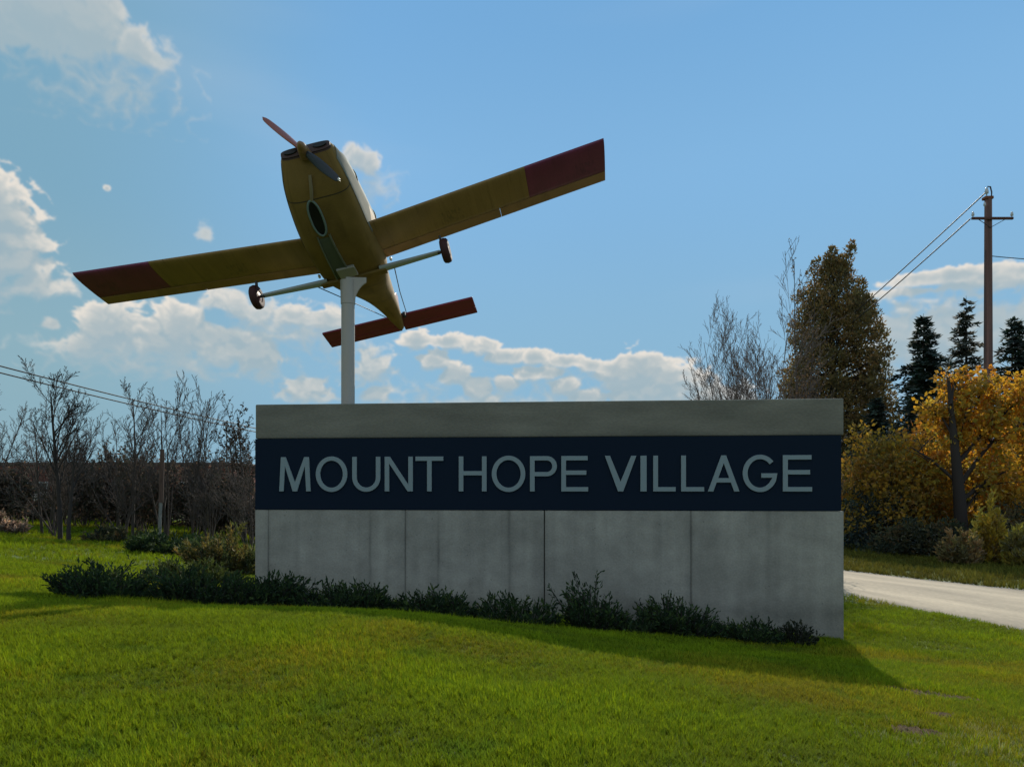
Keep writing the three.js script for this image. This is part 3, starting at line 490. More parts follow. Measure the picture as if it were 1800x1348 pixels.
// crowns of leaf-sized faces in clumps spread through a volume
function clumps(m, list, per, len, colors, { up = .25, wid = .32, spread = 1, drop = 0 } = {}) {
  for (const [c, r, tone] of list) {
    const base = colors[tone % colors.length];
    for (let k = 0; k < per; k++) {
      const v = dirRandom(); const q = V(c.x + v.x * r * spread * Math.cbrt(rnd()), c.y + v.y * r * .8 * Math.cbrt(rnd()) - drop * rnd(), c.z + v.z * r * spread * Math.cbrt(rnd()));
      const d = V(v.x + gauss() * .6, v.y + gauss() * .6 + up, v.z + gauss() * .6).normalize();
      m.leaf(q, d, sideOf(d), len * rr(.6, 1.3), len * wid * rr(.7, 1.2), vary(rnd() < .9 ? base : pick(colors)));
    }
  }
}
function conifer(name, label, x, d, h, r, opt = {}, group) {
  const t = thing(name, label, 'tree', [x, height(x, d) - .05, -d], 0, group), wood = new MB(), m = new MB();
  const o = { colors: [[.036, .068, .054], [.05, .08, .055], [.025, .048, .042], [.06, .068, .048]], gap: .30, per: 13, len: .36, thin: 0, ...opt };
  wood.tube([V(0, 0, 0), V(.02, h * .5, 0), V(0, h, 0)], [h * .016, h * .009, .008], 8, null);
  for (let y = h * .05; y < h * .985; y += o.gap * rr(.7, 1.2) * .25) {
    const f = 1 - y / h, reach = (r * Math.pow(f, .8) + .06) * (1 + .35 * noise(y * 1.3, x, d)), n = Math.max(1, Math.round(o.per * .25 * (.5 + f * .6)));
    for (let k = 0; k < n; k++) {
      if (rnd() < o.thin) continue;
      const a = rnd() * 6.283, L = reach * rr(.45, 1.22), dir = V(Math.cos(a), .12, Math.sin(a)), pts = [], s = 5;
      for (let j = 0; j <= s; j++) { const q = j / s; pts.push(V(dir.x * L * q, y + L * (.22 * q - .40 * q * q) + gauss() * .05, dir.z * L * q)); }
      wood.tube(pts, pts.map((_, j) => lerp(.016, .004, j / s)), 3, null);
      const steps = Math.max(3, Math.ceil(L / .12)), c = pick(o.colors);
      for (let j = 0; j < steps; j++) {
        const q = (j + .7) / steps, i = Math.min(s - 1, Math.floor(q * s)), p = pts[i].clone().lerp(pts[i + 1], q * s - i);
        for (const sg of [-1, 1, 0]) { const dd = V(dir.x * .6 - sg * dir.z * .8 + gauss() * .2, gauss() * .45 - .1, dir.z * .6 + sg * dir.x * .8 + gauss() * .2).normalize(); m.leaf(p, dd, V(gauss() * .4, 1, gauss() * .4).cross(dd).normalize(), o.len * rr(.7, 1.25), o.len * .24, vary(c)); }
      }
    }
  }
  part('trunk', wood.geometry(), darkBark, t); part('crown', m.geometry(), needles, t); return t;
}
// spreading evergreen shrub: sprays of scale leaves rising outwards from a low centre
function juniper(label, x, d, rx, rz, h, opt = {}, group) {
  const o = { colors: [[.026, .052, .018], [.036, .066, .02], [.018, .038, .015], [.046, .074, .02]], stems: 90, len: .052, up: .55, flat: .6, stemColor: darkBark, name: 'juniper_shrub', category: 'shrub', twist: 0, ...opt };
  const t = thing(o.name, label, o.category, [x, height(x, d), -d], o.twist, group), wood = new MB(), m = new MB();
  const gy = (a, b) => { const c = Math.cos(o.twist), s = Math.sin(o.twist); return height(x + a * c + b * s, d + a * s - b * c) - height(x, d); };
  for (let k = 0; k < o.stems; k++) {
    const a = rnd() * 6.283, q = Math.sqrt(rnd()), bx = Math.cos(a) * q * rx * .72, bz = Math.sin(a) * q * rz * .72, c = pick(o.colors);
    const top = h * (1 - .62 * q * q) * rr(.4, 1.05) * (1 + .6 * noise(x * 3 + bx * 3.2, d + bz * 3.2, 5)), out = V(bx / rx * .9 + gauss() * .35, o.up + rnd() * .7, bz / rz * .9 + gauss() * .35).normalize(), L = top / Math.max(.35, out.y);
    const pts = [], y0 = gy(bx, bz) - .03; for (let j = 0; j <= 5; j++) { const f = j / 5; pts.push(V(bx + out.x * L * f * .8, y0 + out.y * L * f - .12 * L * f * f * (1 - o.up), bz + out.z * L * f * .8)); }
    wood.tube(pts, [.012, .010, .008, .006, .005, .003], 4, null);
    const n = Math.ceil(L / .017);
    for (let j = 0; j < n; j++) {
      const f = .12 + .88 * (j + rnd()) / n, i = Math.min(4, Math.floor(f * 5)), p = pts[i].clone().lerp(pts[i + 1], Math.min(1, f * 5 - i)), dd = V(out.x + gauss() * .75, out.y * .8 + gauss() * .6, out.z + gauss() * .75).normalize(), w = o.len * rr(.6, 1.4);
      p.addScaledVector(dd, rnd() * .05);
      m.leaf(p, dd, sideOf(dd), w, w * .2, vary(f > .8 && rnd() < .4 ? [c[0] * 1.7, c[1] * 1.6, c[2] * 1.3] : c));
      const d2 = V(dd.x + gauss() * .7, dd.y + gauss() * .5 + .2, dd.z + gauss() * .7).normalize(), p2 = p.clone().addScaledVector(dd, w * .6); m.leaf(p2, d2, sideOf(d2), w * .7, w * .16, vary(c));
    }
  }
  part('stems', wood.geometry(), o.stemColor, t); part('foliage', m.geometry(), o.mat ?? needles, t); return t;
}
// broad leaved bush or hedge plant: several stems and clumps of leaves on an uneven dome
function bush(name, label, category, x, d, rx, rz, h, colors, opt = {}, group) {
  const o = { n: 60, per: 26, len: .1, stems: 9, r: .26, low: .1, bark: darkBark, up: .2, hollow: .45, mat: foliage, ...opt };
  const t = thing(name, label, category, [x, height(x, d) - .03, -d], 0, group), wood = new MB(), m = new MB(), list = [];
  for (let k = 0; k < o.n; k++) { const v = dirRandom(.2); v.y = Math.abs(v.y); const s = lerp(o.hollow, 1, Math.sqrt(rnd())) * (1 + .3 * noise(v.x * 2 + x, v.y * 2, v.z * 2 + d)); list.push([V(v.x * rx * s, o.low * h + v.y * h * s * (1 - o.low), v.z * rz * s), o.r * rr(.6, 1.3), Math.floor(rnd() * colors.length)]); }
  for (let k = 0; k < o.stems; k++) { const c = list[Math.floor(rnd() * list.length)][0], b = V(gauss() * rx * .15, 0, gauss() * rz * .15); wood.tube([b, V(lerp(b.x, c.x, .35) + gauss() * .05, c.y * .5, lerp(b.z, c.z, .35)), c], [.02 + h * .008, .014 + h * .004, .005], 5, null); }
  clumps(m, list, o.per, o.len, colors, { up: o.up });
  part('stems', wood.geometry(), o.bark, t); part('foliage', m.geometry(), o.mat, t); return t;
}

// ---- right of the sign: cedar, firs, yellow maples, undergrowth
reseed(21);
{
  const x = 20.4, d = 50, h = 17.7, t = thing('cedar_tree', 'tall dense olive brown cedar rising behind the right end of the sign', 'tree', [x, height(x, d) - .1, -d]), wood = new MB(), m = new MB(), list = [];
  const prof = [[0, 1.6], [.12, 2.5], [.25, 3.5], [.38, 3.75], [.5, 3.4], [.62, 2.95], [.72, 2.65], [.82, 2.05], [.9, 1.25], [.96, .6], [1, .12]];
  const R = (f) => { let k = 0; while (k < prof.length - 2 && f > prof[k + 1][0]) k++; const q = (f - prof[k][0]) / (prof[k + 1][0] - prof[k][0]); return lerp(prof[k][1], prof[k + 1][1], q); };
  wood.tube([V(0, 0, 0), V(.1, 6.5, .1), V(-.1, 13, 0), V(0, 16.5, 0)], [.36, .26, .12, .03], 9, null);
  const cols = [[.21, .145, .045], [.25, .165, .05], [.16, .13, .05], [.30, .18, .065], [.14, .105, .045], [.22, .17, .06]];
  for (let k = 0; k < 2900; k++) {
    const f = rnd(), a = rnd() * 6.283; if (rnd() > R(f) / 3.1) continue;
    const bump = 1 + .30 * noise(Math.cos(a) * 1.6 + 3, f * 7, Math.sin(a) * 1.6), q = (.3 + .7 * Math.sqrt(rnd())) * R(f) * bump;
    if (f > .5 && f < .64 && noise(Math.cos(a) * 2.5, f * 14, Math.sin(a) * 2.5 + 9) > .28) continue;
    const lean = .28 * Math.sin(f * 3); list.push([V(Math.cos(a) * q + lean, .6 + f * (h - 1), Math.sin(a) * q), rr(.26, .55), Math.floor(rnd() * 6)]);
    if (rnd() < .3) wood.tube([V(0, .2 + f * (h - 2), 0), V(Math.cos(a) * q * .6, .5 + f * (h - 1.6), Math.sin(a) * q * .6), V(Math.cos(a) * q + lean, .7 + f * (h - 1), Math.sin(a) * q)], [.04, .026, .01], 4, null);
  }
  for (const [dx, fy, n] of [[-1.3, .95, 7], [-.2, .99, 8], [1.0, .99, 10], [1.7, .9, 5], [-2.1, .86, 5], [2.4, .8, 4], [.4, .95, 6]]) for (let k = 0; k < n; k++) list.push([V(dx + gauss() * .12 + k * .03, h * (fy - .05) + k * .14, gauss() * .3), .30 - k * .02, k]);
  clumps(m, list, 30, .21, cols, { up: .7, wid: .26 });
  part('trunk', wood.geometry(), darkBark, t); part('crown', m.geometry(), foliage, t);
}
bareTree('bare_tree', 'leafless many stemmed tree, twigs fanning above the right part of the sign', 'tree', 6.5, 21.5, 6.7, { stems: 17, lean: .24, rad: .026, kids: [11, 8, 5], levels: 3, from: [.2, .2, .2], ratio: .42, lift: .06, open: [.3, .75], thin: .0042, bark: greyBark });
bareTree('bare_tree', 'low reddish leafless bush whose twigs show just left of the tall cedar', 'bush', 7.7, 20.6, 5.3, { stems: 12, lean: .24, rad: .026, kids: [9, 6], levels: 2, from: [.2, .2], ratio: .4, lift: .08, open: [.3, .7], thin: .005, leaf: { some: .35, len: .07, colors: [[.17, .10, .05], [.12, .075, .04]] } });
bareTree('bare_tree', 'slender leafless sapling with thin whip poking up left of the tall cedar top', 'tree', 8.05, 22, 9.4, { stems: 2, lean: .015, rad: .03, kids: [22, 5], levels: 2, from: [.3, .2], ratio: .16, lift: .1, open: [.4, .8], thin: .005, leaf: { some: .45, len: .07, colors: [[.15, .10, .05]] } });
bareTree('bare_tree', 'low spreading leafless shrub with fine twigs over the sign top', 'bush', 5.1, 20.5, 4.9, { stems: 10, lean: .5, rad: .02, kids: [8, 5, 3], levels: 3, from: [.2, .2, .2], ratio: .45, lift: .06, open: [.3, .7], thin: .0045, bark: greyBark });
conifer('fir_tree', 'dark pointed fir standing clear between the cedar and utility pole', 22, 42, 11.7, 3.0, { per: 16 });
conifer('fir_tree', 'thin sparse fir just left of the utility pole, sky showing through', 26.6, 46, 13.6, 2.5, { thin: .35, gap: .36, colors: [[.09, .10, .075], [.12, .105, .07], [.06, .075, .06]] });
conifer('fir_tree', 'dark fir at the right edge of the picture, behind the yellow maple', 26.9, 42, 11.6, 2.9, {});
conifer('fir_tree', 'short dark fir filling the gap between cedar and yellow bushes', 20.6, 44.5, 7.6, 2.2, {});
bareTree('bare_tree', 'bare thin trunk with few twigs beside the fir at the right edge', 'tree', 27.2, 42.6, 13.2, { rad: .09, kids: [14, 5], levels: 2, from: [.45, .3], ratio: .16, lift: .02, open: [.5, 1.1], thin: .011, wobble: .03 });
const gold = [[.60, .32, .025], [.68, .38, .03], [.48, .29, .03], [.62, .26, .03], [.36, .22, .035], [.42, .33, .045]];
const olive = [[.44, .26, .03], [.33, .22, .032], [.50, .29, .03], [.25, .17, .032], [.38, .19, .03], [.26, .21, .045]];
const leafy = leafMat(.55);
{
  const x = 16.15, d = 28.3, K = 1.66, t = thing('maple_tree', 'golden autumn maple with a dark leaning trunk across the road', 'tree', [x, height(x, d) - .08, -d]), wood = new MB(), twig = new MB(), m = new MB(), list = [];
  const Q = (a, b, c) => V(a * K, b * K, c * K);
  wood.tube([Q(.05, 0, 0), Q(.03, .5, 0), Q(-.02, 1.2, .02), Q(-.08, 2.0, 0), Q(-.15, 2.95, -.04), Q(-.19, 3.9, -.12)], [.17, .14, .125, .10, .065, .03].map((r) => r * K), 12, null);
  const limb = (p, q, r, n = 3) => { r *= K; const mid = p.clone().lerp(q, .5).add(V(gauss() * .15, .2 + gauss() * .14, gauss() * .15)); twig.tube([p, mid, q], [r, r * .7, r * .35], 7, null); for (let k = 0; k < n; k++) { const s = p.clone().lerp(q, rr(.4, 1)), e = s.clone().add(V(gauss() * .9, rr(.2, 1), gauss() * .9)); twig.tube([s, s.clone().lerp(e, .5).add(V(0, .08, 0)), e], [r * .4, r * .25, .006], 4, null); } };
  limb(Q(-.05, 1.5, 0), Q(1.0, 2.6, -.35), .06); limb(Q(-.08, 2.0, 0), Q(1.4, 3.4, -.2), .05); limb(Q(-.1, 2.3, 0), Q(.7, 3.6, -.35), .045); limb(Q(0, 1.2, 0), Q(1.3, 1.9, -.35), .05); limb(Q(-.2, 3.3, 0), Q(.2, 3.9, -.35), .03); limb(Q(-.05, 1.6, 0), Q(-.9, 2.4, -.35), .04); limb(Q(-.15, 2.6, 0), Q(-.62, 3.4, -.35), .03); limb(Q(.9, 2.4, -.3), Q(2.1, 3.1, -.35), .035); limb(Q(.02, .9, 0), Q(.9, 1.5, -.35), .035);
  for (const [cx, cy, cz, rx, ry, rz, n] of [[.95, 3.3, 0, .9, .72, .8, 130], [1.5, 2.5, -.1, 1.2, .9, .9, 170], [.75, 1.65, -.1, .85, .75, .6, 95], [1.9, 1.3, -.1, 1.0, .8, .7, 110], [.35, 2.8, -.3, .5, .6, .4, 34], [-.6, 2.1, -.3, .5, .5, .4, 36], [-.3, 3.15, -.1, .45, .6, .3, 40], [.15, 2.6, .1, .4, .6, .2, 26], [.3, 3.75, -.1, .5, .4, .4, 30], [2.4, 3.0, 0, .8, .8, .8, 90]])
    for (let k = 0; k < n; k++) { const v = dirRandom(), s = Math.cbrt(rnd()) * (1 + .35 * noise(v.x * 2 + cx, v.y * 2 + cy, v.z * 2)); const p = V(cx + v.x * rx * s, cy + v.y * ry * s, cz + v.z * rz * s - .25); if (p.z > -.1 && Math.abs(p.x + .08) < .3 && p.y < 2.6 + .5 * noise(k * .7, cx)) continue; if (noise(p.x * 1.7, p.y * 1.7, p.z * 1.7 + 4) > .16) continue; list.push([p.multiplyScalar(K), rr(.22, .42), Math.floor(rnd() * 6)]); }
  clumps(m, list, 24, .18, gold, { up: -.1, wid: .38 });
  part('trunk', wood.geometry(), darkBark, t); part('branches', twig.geometry(), darkBark, t); part('crown', m.geometry(), leafy, t);
}
const B = { per: 26, len: .17, r: .44, mat: leafy, stems: 14 };
bush('yellow_bush', 'broad olive yellow bush against the right end of the sign', 'bush', 14.1, 29.5, 2.1, 1.3, 4.9, olive, { ...B, n: 260, low: .16, hollow: .35 });
bush('yellow_bush', 'rounded golden bush just left of the dark maple trunk', 'bush', 15.75, 30.6, 1.6, 1.0, 5.1, olive.slice(0, 3).concat(gold.slice(2, 5)), { ...B, n: 200, low: .22, hollow: .35 });
bush('yellow_bush', 'orange tinged bush at the right edge beneath the maple crown', 'bush', 20.6, 32, 2.5, 1.4, 4.4, gold, { ...B, n: 150, low: .2 });
const shade = [[.055, .068, .034], [.085, .08, .036], [.04, .052, .034], [.13, .09, .04], [.10, .10, .04]];
const U = { len: .15, r: .32, low: .04 };
bush('dark_shrub', 'dark bluish green shrub low beside the right end of the sign', 'shrub', 13.5, 29.2, 1.3, 1.0, 2.3, [[.04, .065, .065], [.055, .08, .07], [.035, .05, .048]], { ...U, n: 100 });
bush('dark_shrub', 'dark green undergrowth below the olive yellow bush', 'shrub', 13.9, 27.2, 1.6, .7, 1.15, shade, { ...U, n: 90 });
bush('dark_shrub', 'dark tangled undergrowth at the foot of the maple trunk', 'shrub', 14.7, 26.4, 1.2, .6, 1.15, shade, { ...U, n: 85 });
bush('dark_shrub', 'dark undergrowth behind the tall yellow weeds at the road edge', 'shrub', 17.6, 27.2, 1.9, .8, 1.9, shade.concat([[.15, .11, .045]]), { ...U, n: 120 });
bush('dark_shrub', 'dark thicket mass behind the maple and yellow bushes', 'thicket', 18.0, 34, 3.6, 1.5, 4.6, shade, { n: 200, len: .2, low: .04, r: .56 });
bush('dark_shrub', 'dark thicket under the cedar, behind the olive yellow bush', 'thicket', 14.9, 33.6, 2.6, 1.4, 4.0, shade, { n: 170, len: .2, low: .04, r: .5 });
bush('dark_shrub', 'dark thicket at the right edge under the firs', 'thicket', 23.6, 36.5, 3.6, 1.8, 5.2, shade, { n: 210, len: .22, low: .04, r: .6 });
juniper('tall goldenrod clump gone yellow right of the maple trunk', 14.9, 24.6, .62, .45, 1.75, { name: 'goldenrod_clump', category: 'weeds', colors: [[.66, .48, .05], [.52, .37, .05], [.36, .25, .06], [.58, .45, .08]], stems: 80, len: .17, up: 1.5, mat: leafy });
juniper('shorter brownish weed clump left of the goldenrod at the road edge', 13.5, 23.6, .6, .4, .95, { name: 'weed_clump', category: 'weeds', colors: [[.32, .21, .08], [.22, .18, .07], [.38, .23, .10]], stems: 60, len: .15, up: 1.3, mat: leafy });
juniper('yellow weed clump at the right edge of the picture beside the road', 15.3, 23.4, .75, .5, 1.2, { name: 'weed_clump', category: 'weeds', colors: [[.5, .40, .07], [.36, .29, .06], [.24, .2, .06]], stems: 66, len: .17, up: 1.4, mat: leafy });

// ---- left of the sign: leafless trees, brown thicket
reseed(77);
const low = [[.15, .10, .066], [.09, .07, .05], [.05, .054, .036], [.19, .12, .08], [.06, .064, .038]];
bareTree('bare_tree', 'tallest leafless tree at the far left, forked dark trunk on the lawn edge', 'tree', -12.2, 21.2, 4.75, { rad: .068, bark: darkBark, kids: [13, 8, 5, 4], from: [.36, .2, .2, .2], ratio: .47, open: [.4, .85], thin: .005, lift: .06 });
bareTree('bare_tree', 'second dark trunk leaning close beside the tallest leafless tree', 'tree', -11.4, 20.2, 2.9, { rad: .06, bark: darkBark, kids: [8, 6, 5], levels: 3, from: [.45, .2, .2], ratio: .5, thin: .005, tilt: -.04, lift: .06 });
bareTree('bare_tree', 'leafless tree with high thin leader, midway between tall tree and sign', 'tree', -11.6, 24, 5.3, { rad: .048, kids: [14, 7, 5, 4], from: [.3, .2, .2, .2], ratio: .40, thin: .005, lift: .07 });
bareTree('bare_tree', 'leafless tree behind the grey timber post', 'tree', -10.4, 23.5, 4.5, { rad: .036, stems: 5, lean: .16, kids: [10, 7, 5], levels: 3, from: [.3, .2, .2], ratio: .42, thin: .005, lift: .07 });
bareTree('bare_tree', 'upright leafless sapling right of the grey timber post', 'tree', -9.7, 24, 4.6, { rad: .032, stems: 5, lean: .14, kids: [10, 7, 5], levels: 3, from: [.3, .2, .2], ratio: .38, thin: .005, lift: .08, open: [.3, .65] });
bareTree('bare_tree', 'loose leafless tree cut by the left edge of the picture', 'tree', -15.3, 22.5, 4.2, { rad: .04, stems: 5, lean: .32, kids: [10, 7, 5], levels: 3, from: [.3, .2, .2], ratio: .45, thin: .005, lift: .06 });
bareTree('bare_tree', 'fine twigged leafless tree between the tall tree and left edge', 'tree', -13.9, 23.4, 3.7, { rad: .045, stems: 5, lean: .34, kids: [10, 7, 5], levels: 3, from: [.25, .2, .2], ratio: .45, thin: .005, lift: .06 });
bareTree('bare_tree', 'dark leafless tree peeping out beside the left end of the sign', 'tree', -8.6, 25.2, 4.2, { rad: .05, stems: 4, lean: .25, kids: [9, 7, 5], levels: 3, from: [.3, .2, .2], ratio: .42, thin: .0055, lift: .06, leaf: { some: .14, len: .1, colors: [[.04, .03, .02]] } });
bareTree('bare_tree', 'small fine leafless thorn tree just right of the two dark trunks', 'tree', -11.2, 22.6, 3.4, { rad: .03, stems: 7, lean: .4, kids: [9, 7, 5], levels: 3, from: [.2, .2, .2], ratio: .46, thin: .0048, lift: .05 });
bareTree('bare_tree', 'small fine leafless thorn tree left of the two dark trunks', 'tree', -13.0, 22.4, 3.2, { rad: .03, stems: 7, lean: .42, kids: [9, 7, 5], levels: 3, from: [.2, .2, .2], ratio: .46, thin: .0048, lift: .05 });
bareTree('bare_tree', 'low leafless bush with arching twigs before the dark red building end', 'bush', -8.9, 23.2, 3.0, { rad: .026, stems: 8, lean: .45, kids: [9, 6, 4], levels: 3, from: [.2, .2, .2], ratio: .46, thin: .0048, lift: .04 });
bareTree('bare_tree', 'low leafless bush close to the left end of the sign', 'bush', -7.6, 22.8, 2.7, { rad: .026, stems: 8, lean: .45, kids: [9, 6, 4], levels: 3, from: [.2, .2, .2], ratio: .46, thin: .0048, lift: .04 });
const where = ['at the left edge', 'behind the tallest leafless tree', 'between the tall tree and grey post', 'just left of the grey post', 'just right of the grey post', 'before the dark red building end', 'against the left end of the sign', 'behind the first row, at the far left'];
[[-15.4, 24, 1.6, 2.0], [-13.4, 24.6, 1.5, 2.4], [-12.2, 25.2, 1.4, 2.6], [-11.0, 24.3, 1.3, 2.6], [-9.8, 25.0, 1.3, 2.5], [-8.8, 24.6, 1.3, 2.1], [-7.6, 24.2, 1.3, 2.0], [-17.3, 25.5, 1.8, 2.6]].forEach(([x, d, r, h], k) => {
  bareTree('brown_thicket', 'tangle of brown leafless brush ' + where[k], 'thicket', x * 1.1, d * 1.1, h * .92 * rr(.75, 1.15), { stems: 26, lean: .5, base: r * 3.6, rad: .022, kids: [8, 6], levels: 2, from: [.15, .2], ratio: .45, lift: .05, open: [.3, .9], thin: .006, bark: k % 2 ? twigBark : darkBark, leaf: { some: .6, len: .13, colors: low } }, 'brown brush along the far lawn edge');
});
[[-14.2, 25.6, 2.0, 1.4], [-11.4, 26.0, 1.9, 1.9], [-8.4, 26.2, 2.4, 1.7]].forEach(([x, d, r, h], k) => bush('dark_hedge', ['dark hedge mass behind the far left brush', 'dark hedge mass behind the grey post', 'dark hedge mass beside the left end of the sign'][k], 'hedge', x * 1.16, d * 1.16, r * 1.16, 1, h * .8, low.map((c) => c.map((v) => v * .7)), { n: 170, len: .14, low: .02, r: .3 }));
juniper('pale dry bracken heap at the far left edge of the lawn', -14.9, 22.6, 1.1, .5, .6, { name: 'dry_bracken', category: 'weeds', colors: [[.36, .26, .2], [.27, .2, .15], [.2, .14, .1]], stems: 70, len: .13, up: .5, mat: leafy });
juniper('dark evergreen bush below the grey timber post', -11.0, 21.6, .9, .5, .5, { colors: shade, stems: 60, name: 'dark_shrub', len: .12 });

// ---- junipers round the sign
reseed(140);
juniper('leftmost dark juniper bush standing alone on the lawn', -4.55, 8.7, .56, .36, .46, { stems: 260 });
juniper('wide spreading juniper between the lone bush and sign', -3.4, 8.8, .9, .42, .44, { stems: 330 });
juniper('juniper sprawled across the left corner of the sign', -2.85, 9.1, .5, .42, .48, { stems: 200 });
juniper('low juniper mat further back on the left lawn', -8.1, 18.2, 1.0, .6, .5, { stems: 150, len: .1 });
juniper('round juniper at the back, beside the brownish bush', -6.7, 17.2, .6, .5, .50, { stems: 90, len: .1 });
juniper('olive brown bush behind the left end of the sign', -5.2, 14.4, .75, .55, .78, { stems: 150, len: .08, colors: [[.12, .115, .03], [.085, .10, .03], [.14, .11, .03], [.06, .08, .028]], mat: foliage });
juniper('yellow green juniper mat between the olive bush and front junipers', -4.9, 11.9, .9, .5, .36, { stems: 150, len: .07, colors: [[.08, .10, .022], [.06, .08, .022], [.045, .065, .025]] });
juniper('dense dark juniper under the letters M and O', -1.9, 9.0, .74, .38, .36, { stems: 290 });
juniper('narrow dark juniper under the letter N', -.85, 9.0, .52, .36, .34, { stems: 190 });
juniper('loose juniper with pale twigs under the word HOPE', .03, 9.0, .62, .38, .33, { stems: 200, stemColor: barkMat([.2, .18, .15]) });
juniper('upright juniper with high tips under the letter E of HOPE', .95, 9.1, .42, .34, .55, { stems: 130, up: .8 });
juniper('wispy low greenery right of the upright juniper', 1.42, 9.1, .3, .3, .30, { stems: 50, colors: [[.05, .085, .03], [.036, .06, .024]] });
juniper('ragged dark juniper under the letters V to L', 1.93, 9.25, .58, .38, .46, { stems: 200, up: .65 });
juniper('low juniper sloping down towards the right end', 2.78, 9.3, .52, .36, .30, { stems: 150 });
juniper('small dark juniper tuft last at the right end', 3.36, 9.3, .2, .22, .32, { stems: 50, colors: [[.025, .032, .018], [.03, .036, .02]] });

// ---------------------------------------------------------------- far building, rails, poles and wires
{
  const b = thing('long_building', 'low long dark red brick building behind the leafless trees', 'building', [-24.5, 0, -46]);
  const brick = dataTexture(512, 256, (u, v) => { const n = 1 + .2 * fbm(u * 10, v * 6, 2, 4) - .12 * (((v * 40) % 1) < .18 ? 1 : 0); return [124 * n, 68 * n, 58 * n]; }, true);
  const mat = new THREE.MeshStandardMaterial({ map: brick, roughness: .9 });
  const W = new THREE.BoxGeometry(16.4, 3.4, 8); W.translate(0, 1.7, -4); part('wall', W, mat, b);
  const R = new RoundedBoxGeometry(16.7, .16, 8.3, 2, .03); R.translate(0, 3.49, -4); part('roof', R, std([.10, .055, .045], { roughness: .7 }), b);
  for (let k = 0; k < 5; k++) { const f = part('window', new RoundedBoxGeometry(1.7, 1.1, .1, 1, .02), std([.5, .5, .48]), b); f.position.set(-6.6 + k * 3.1, 1.9, .02); const p = part('pane', new THREE.BoxGeometry(1.5, .9, .04), std([.02, .025, .03], { roughness: .1 }), f); p.position.z = .055; }
  const D = part('door', new RoundedBoxGeometry(1.1, 2.1, .08, 1, .02), std([.08, .07, .07]), b); D.position.set(7.3, 1.05, .03);
}
{
  const r = thing('guard_rail', 'pale horizontal rail showing through the brush at the far left', 'rail', [-16.6, 0, -29.5]);
  const y = height(-16.6, 29.5), beam = new RoundedBoxGeometry(5.2, .2, .06, 2, .02); beam.translate(0, y + 1.0, 0); part('beam', beam, std([.5, .47, .44], { roughness: .6 }), r);
  for (let k = 0; k < 4; k++) { const p = part('post', new RoundedBoxGeometry(.1, 1.4, .1, 1, .01), std([.2, .18, .16]), r); p.position.set(-2.3 + k * 1.5, y + .35, -.09); }
}
const timber = (a) => new THREE.MeshStandardMaterial({ map: dataTexture(64, 256, (u, v) => { const n = 1 + .3 * noise(u * 14, v * 3, 2) + .15 * noise(u * 40, v * 9, 5); return a.map((c) => c * n); }, true), roughness: .9 });
{
  const d = 19.5, x = (280 - 900) / FOCAL * d, y = height(x, d), p = thing('timber_post', 'lone weathered post, dark brown top, pale grey foot, on the left lawn edge', 'post', [x, y - .1, -d]);
  const hT = EYE + (790 - 0) * 0 + (860 - 790) / FOCAL * d - y + .1;
  const a = new MB(); a.tube([V(-.02, 0, 0), V(.03, hT * .58, 0)], [.04, .04], 14, null); part('foot', a.geometry(), timber([112, 112, 110]), p);
  const b = new MB(); b.tube([V(.03, hT * .5, 0), V(.06, hT * .9, 0), V(.065, hT, 0), V(.065, hT + .005, 0)], [.055, .055, .05, .001], 14, null); part('top', b.geometry(), timber([82, 62, 54]), p);
}
{
  const d = 43, p = at(398, 752, d), t = thing('thin_pole', 'thin grey pole rising beyond the right end of the red building', 'pole', [p.x, 0, -d]), g = new THREE.CylinderGeometry(.03, .05, p.y, 10); g.translate(0, p.y / 2, 0); part('shaft', g, std([.16, .16, .17]), t);
  const c = new THREE.SphereGeometry(.06, 10, 8); c.translate(0, p.y, 0); part('cap', c, std([.2, .2, .2]), t);
}
const cableMat = std([.035, .03, .032], { roughness: .6 });
function wire(label, a, b, sag, r, group) {
  const m = new MB(), pts = [], n = 40; for (let k = 0; k <= n; k++) { const t = k / n, p = a.clone().lerp(b, t); p.y -= sag * 4 * t * (1 - t); pts.push(p); }
  m.tube(pts, pts.map(() => r), 6, null); tag(part('wire', m.geometry(), cableMat), label, 'wire', group);
}
wire('upper overhead wire crossing the leafless trees at the far left', at(-420, 530, 22), at(760, 808, 62), .55, .026);
wire('lower overhead wire crossing the leafless trees at the far left', at(-420, 546, 22.5), at(760, 809, 62.5), .6, .026);
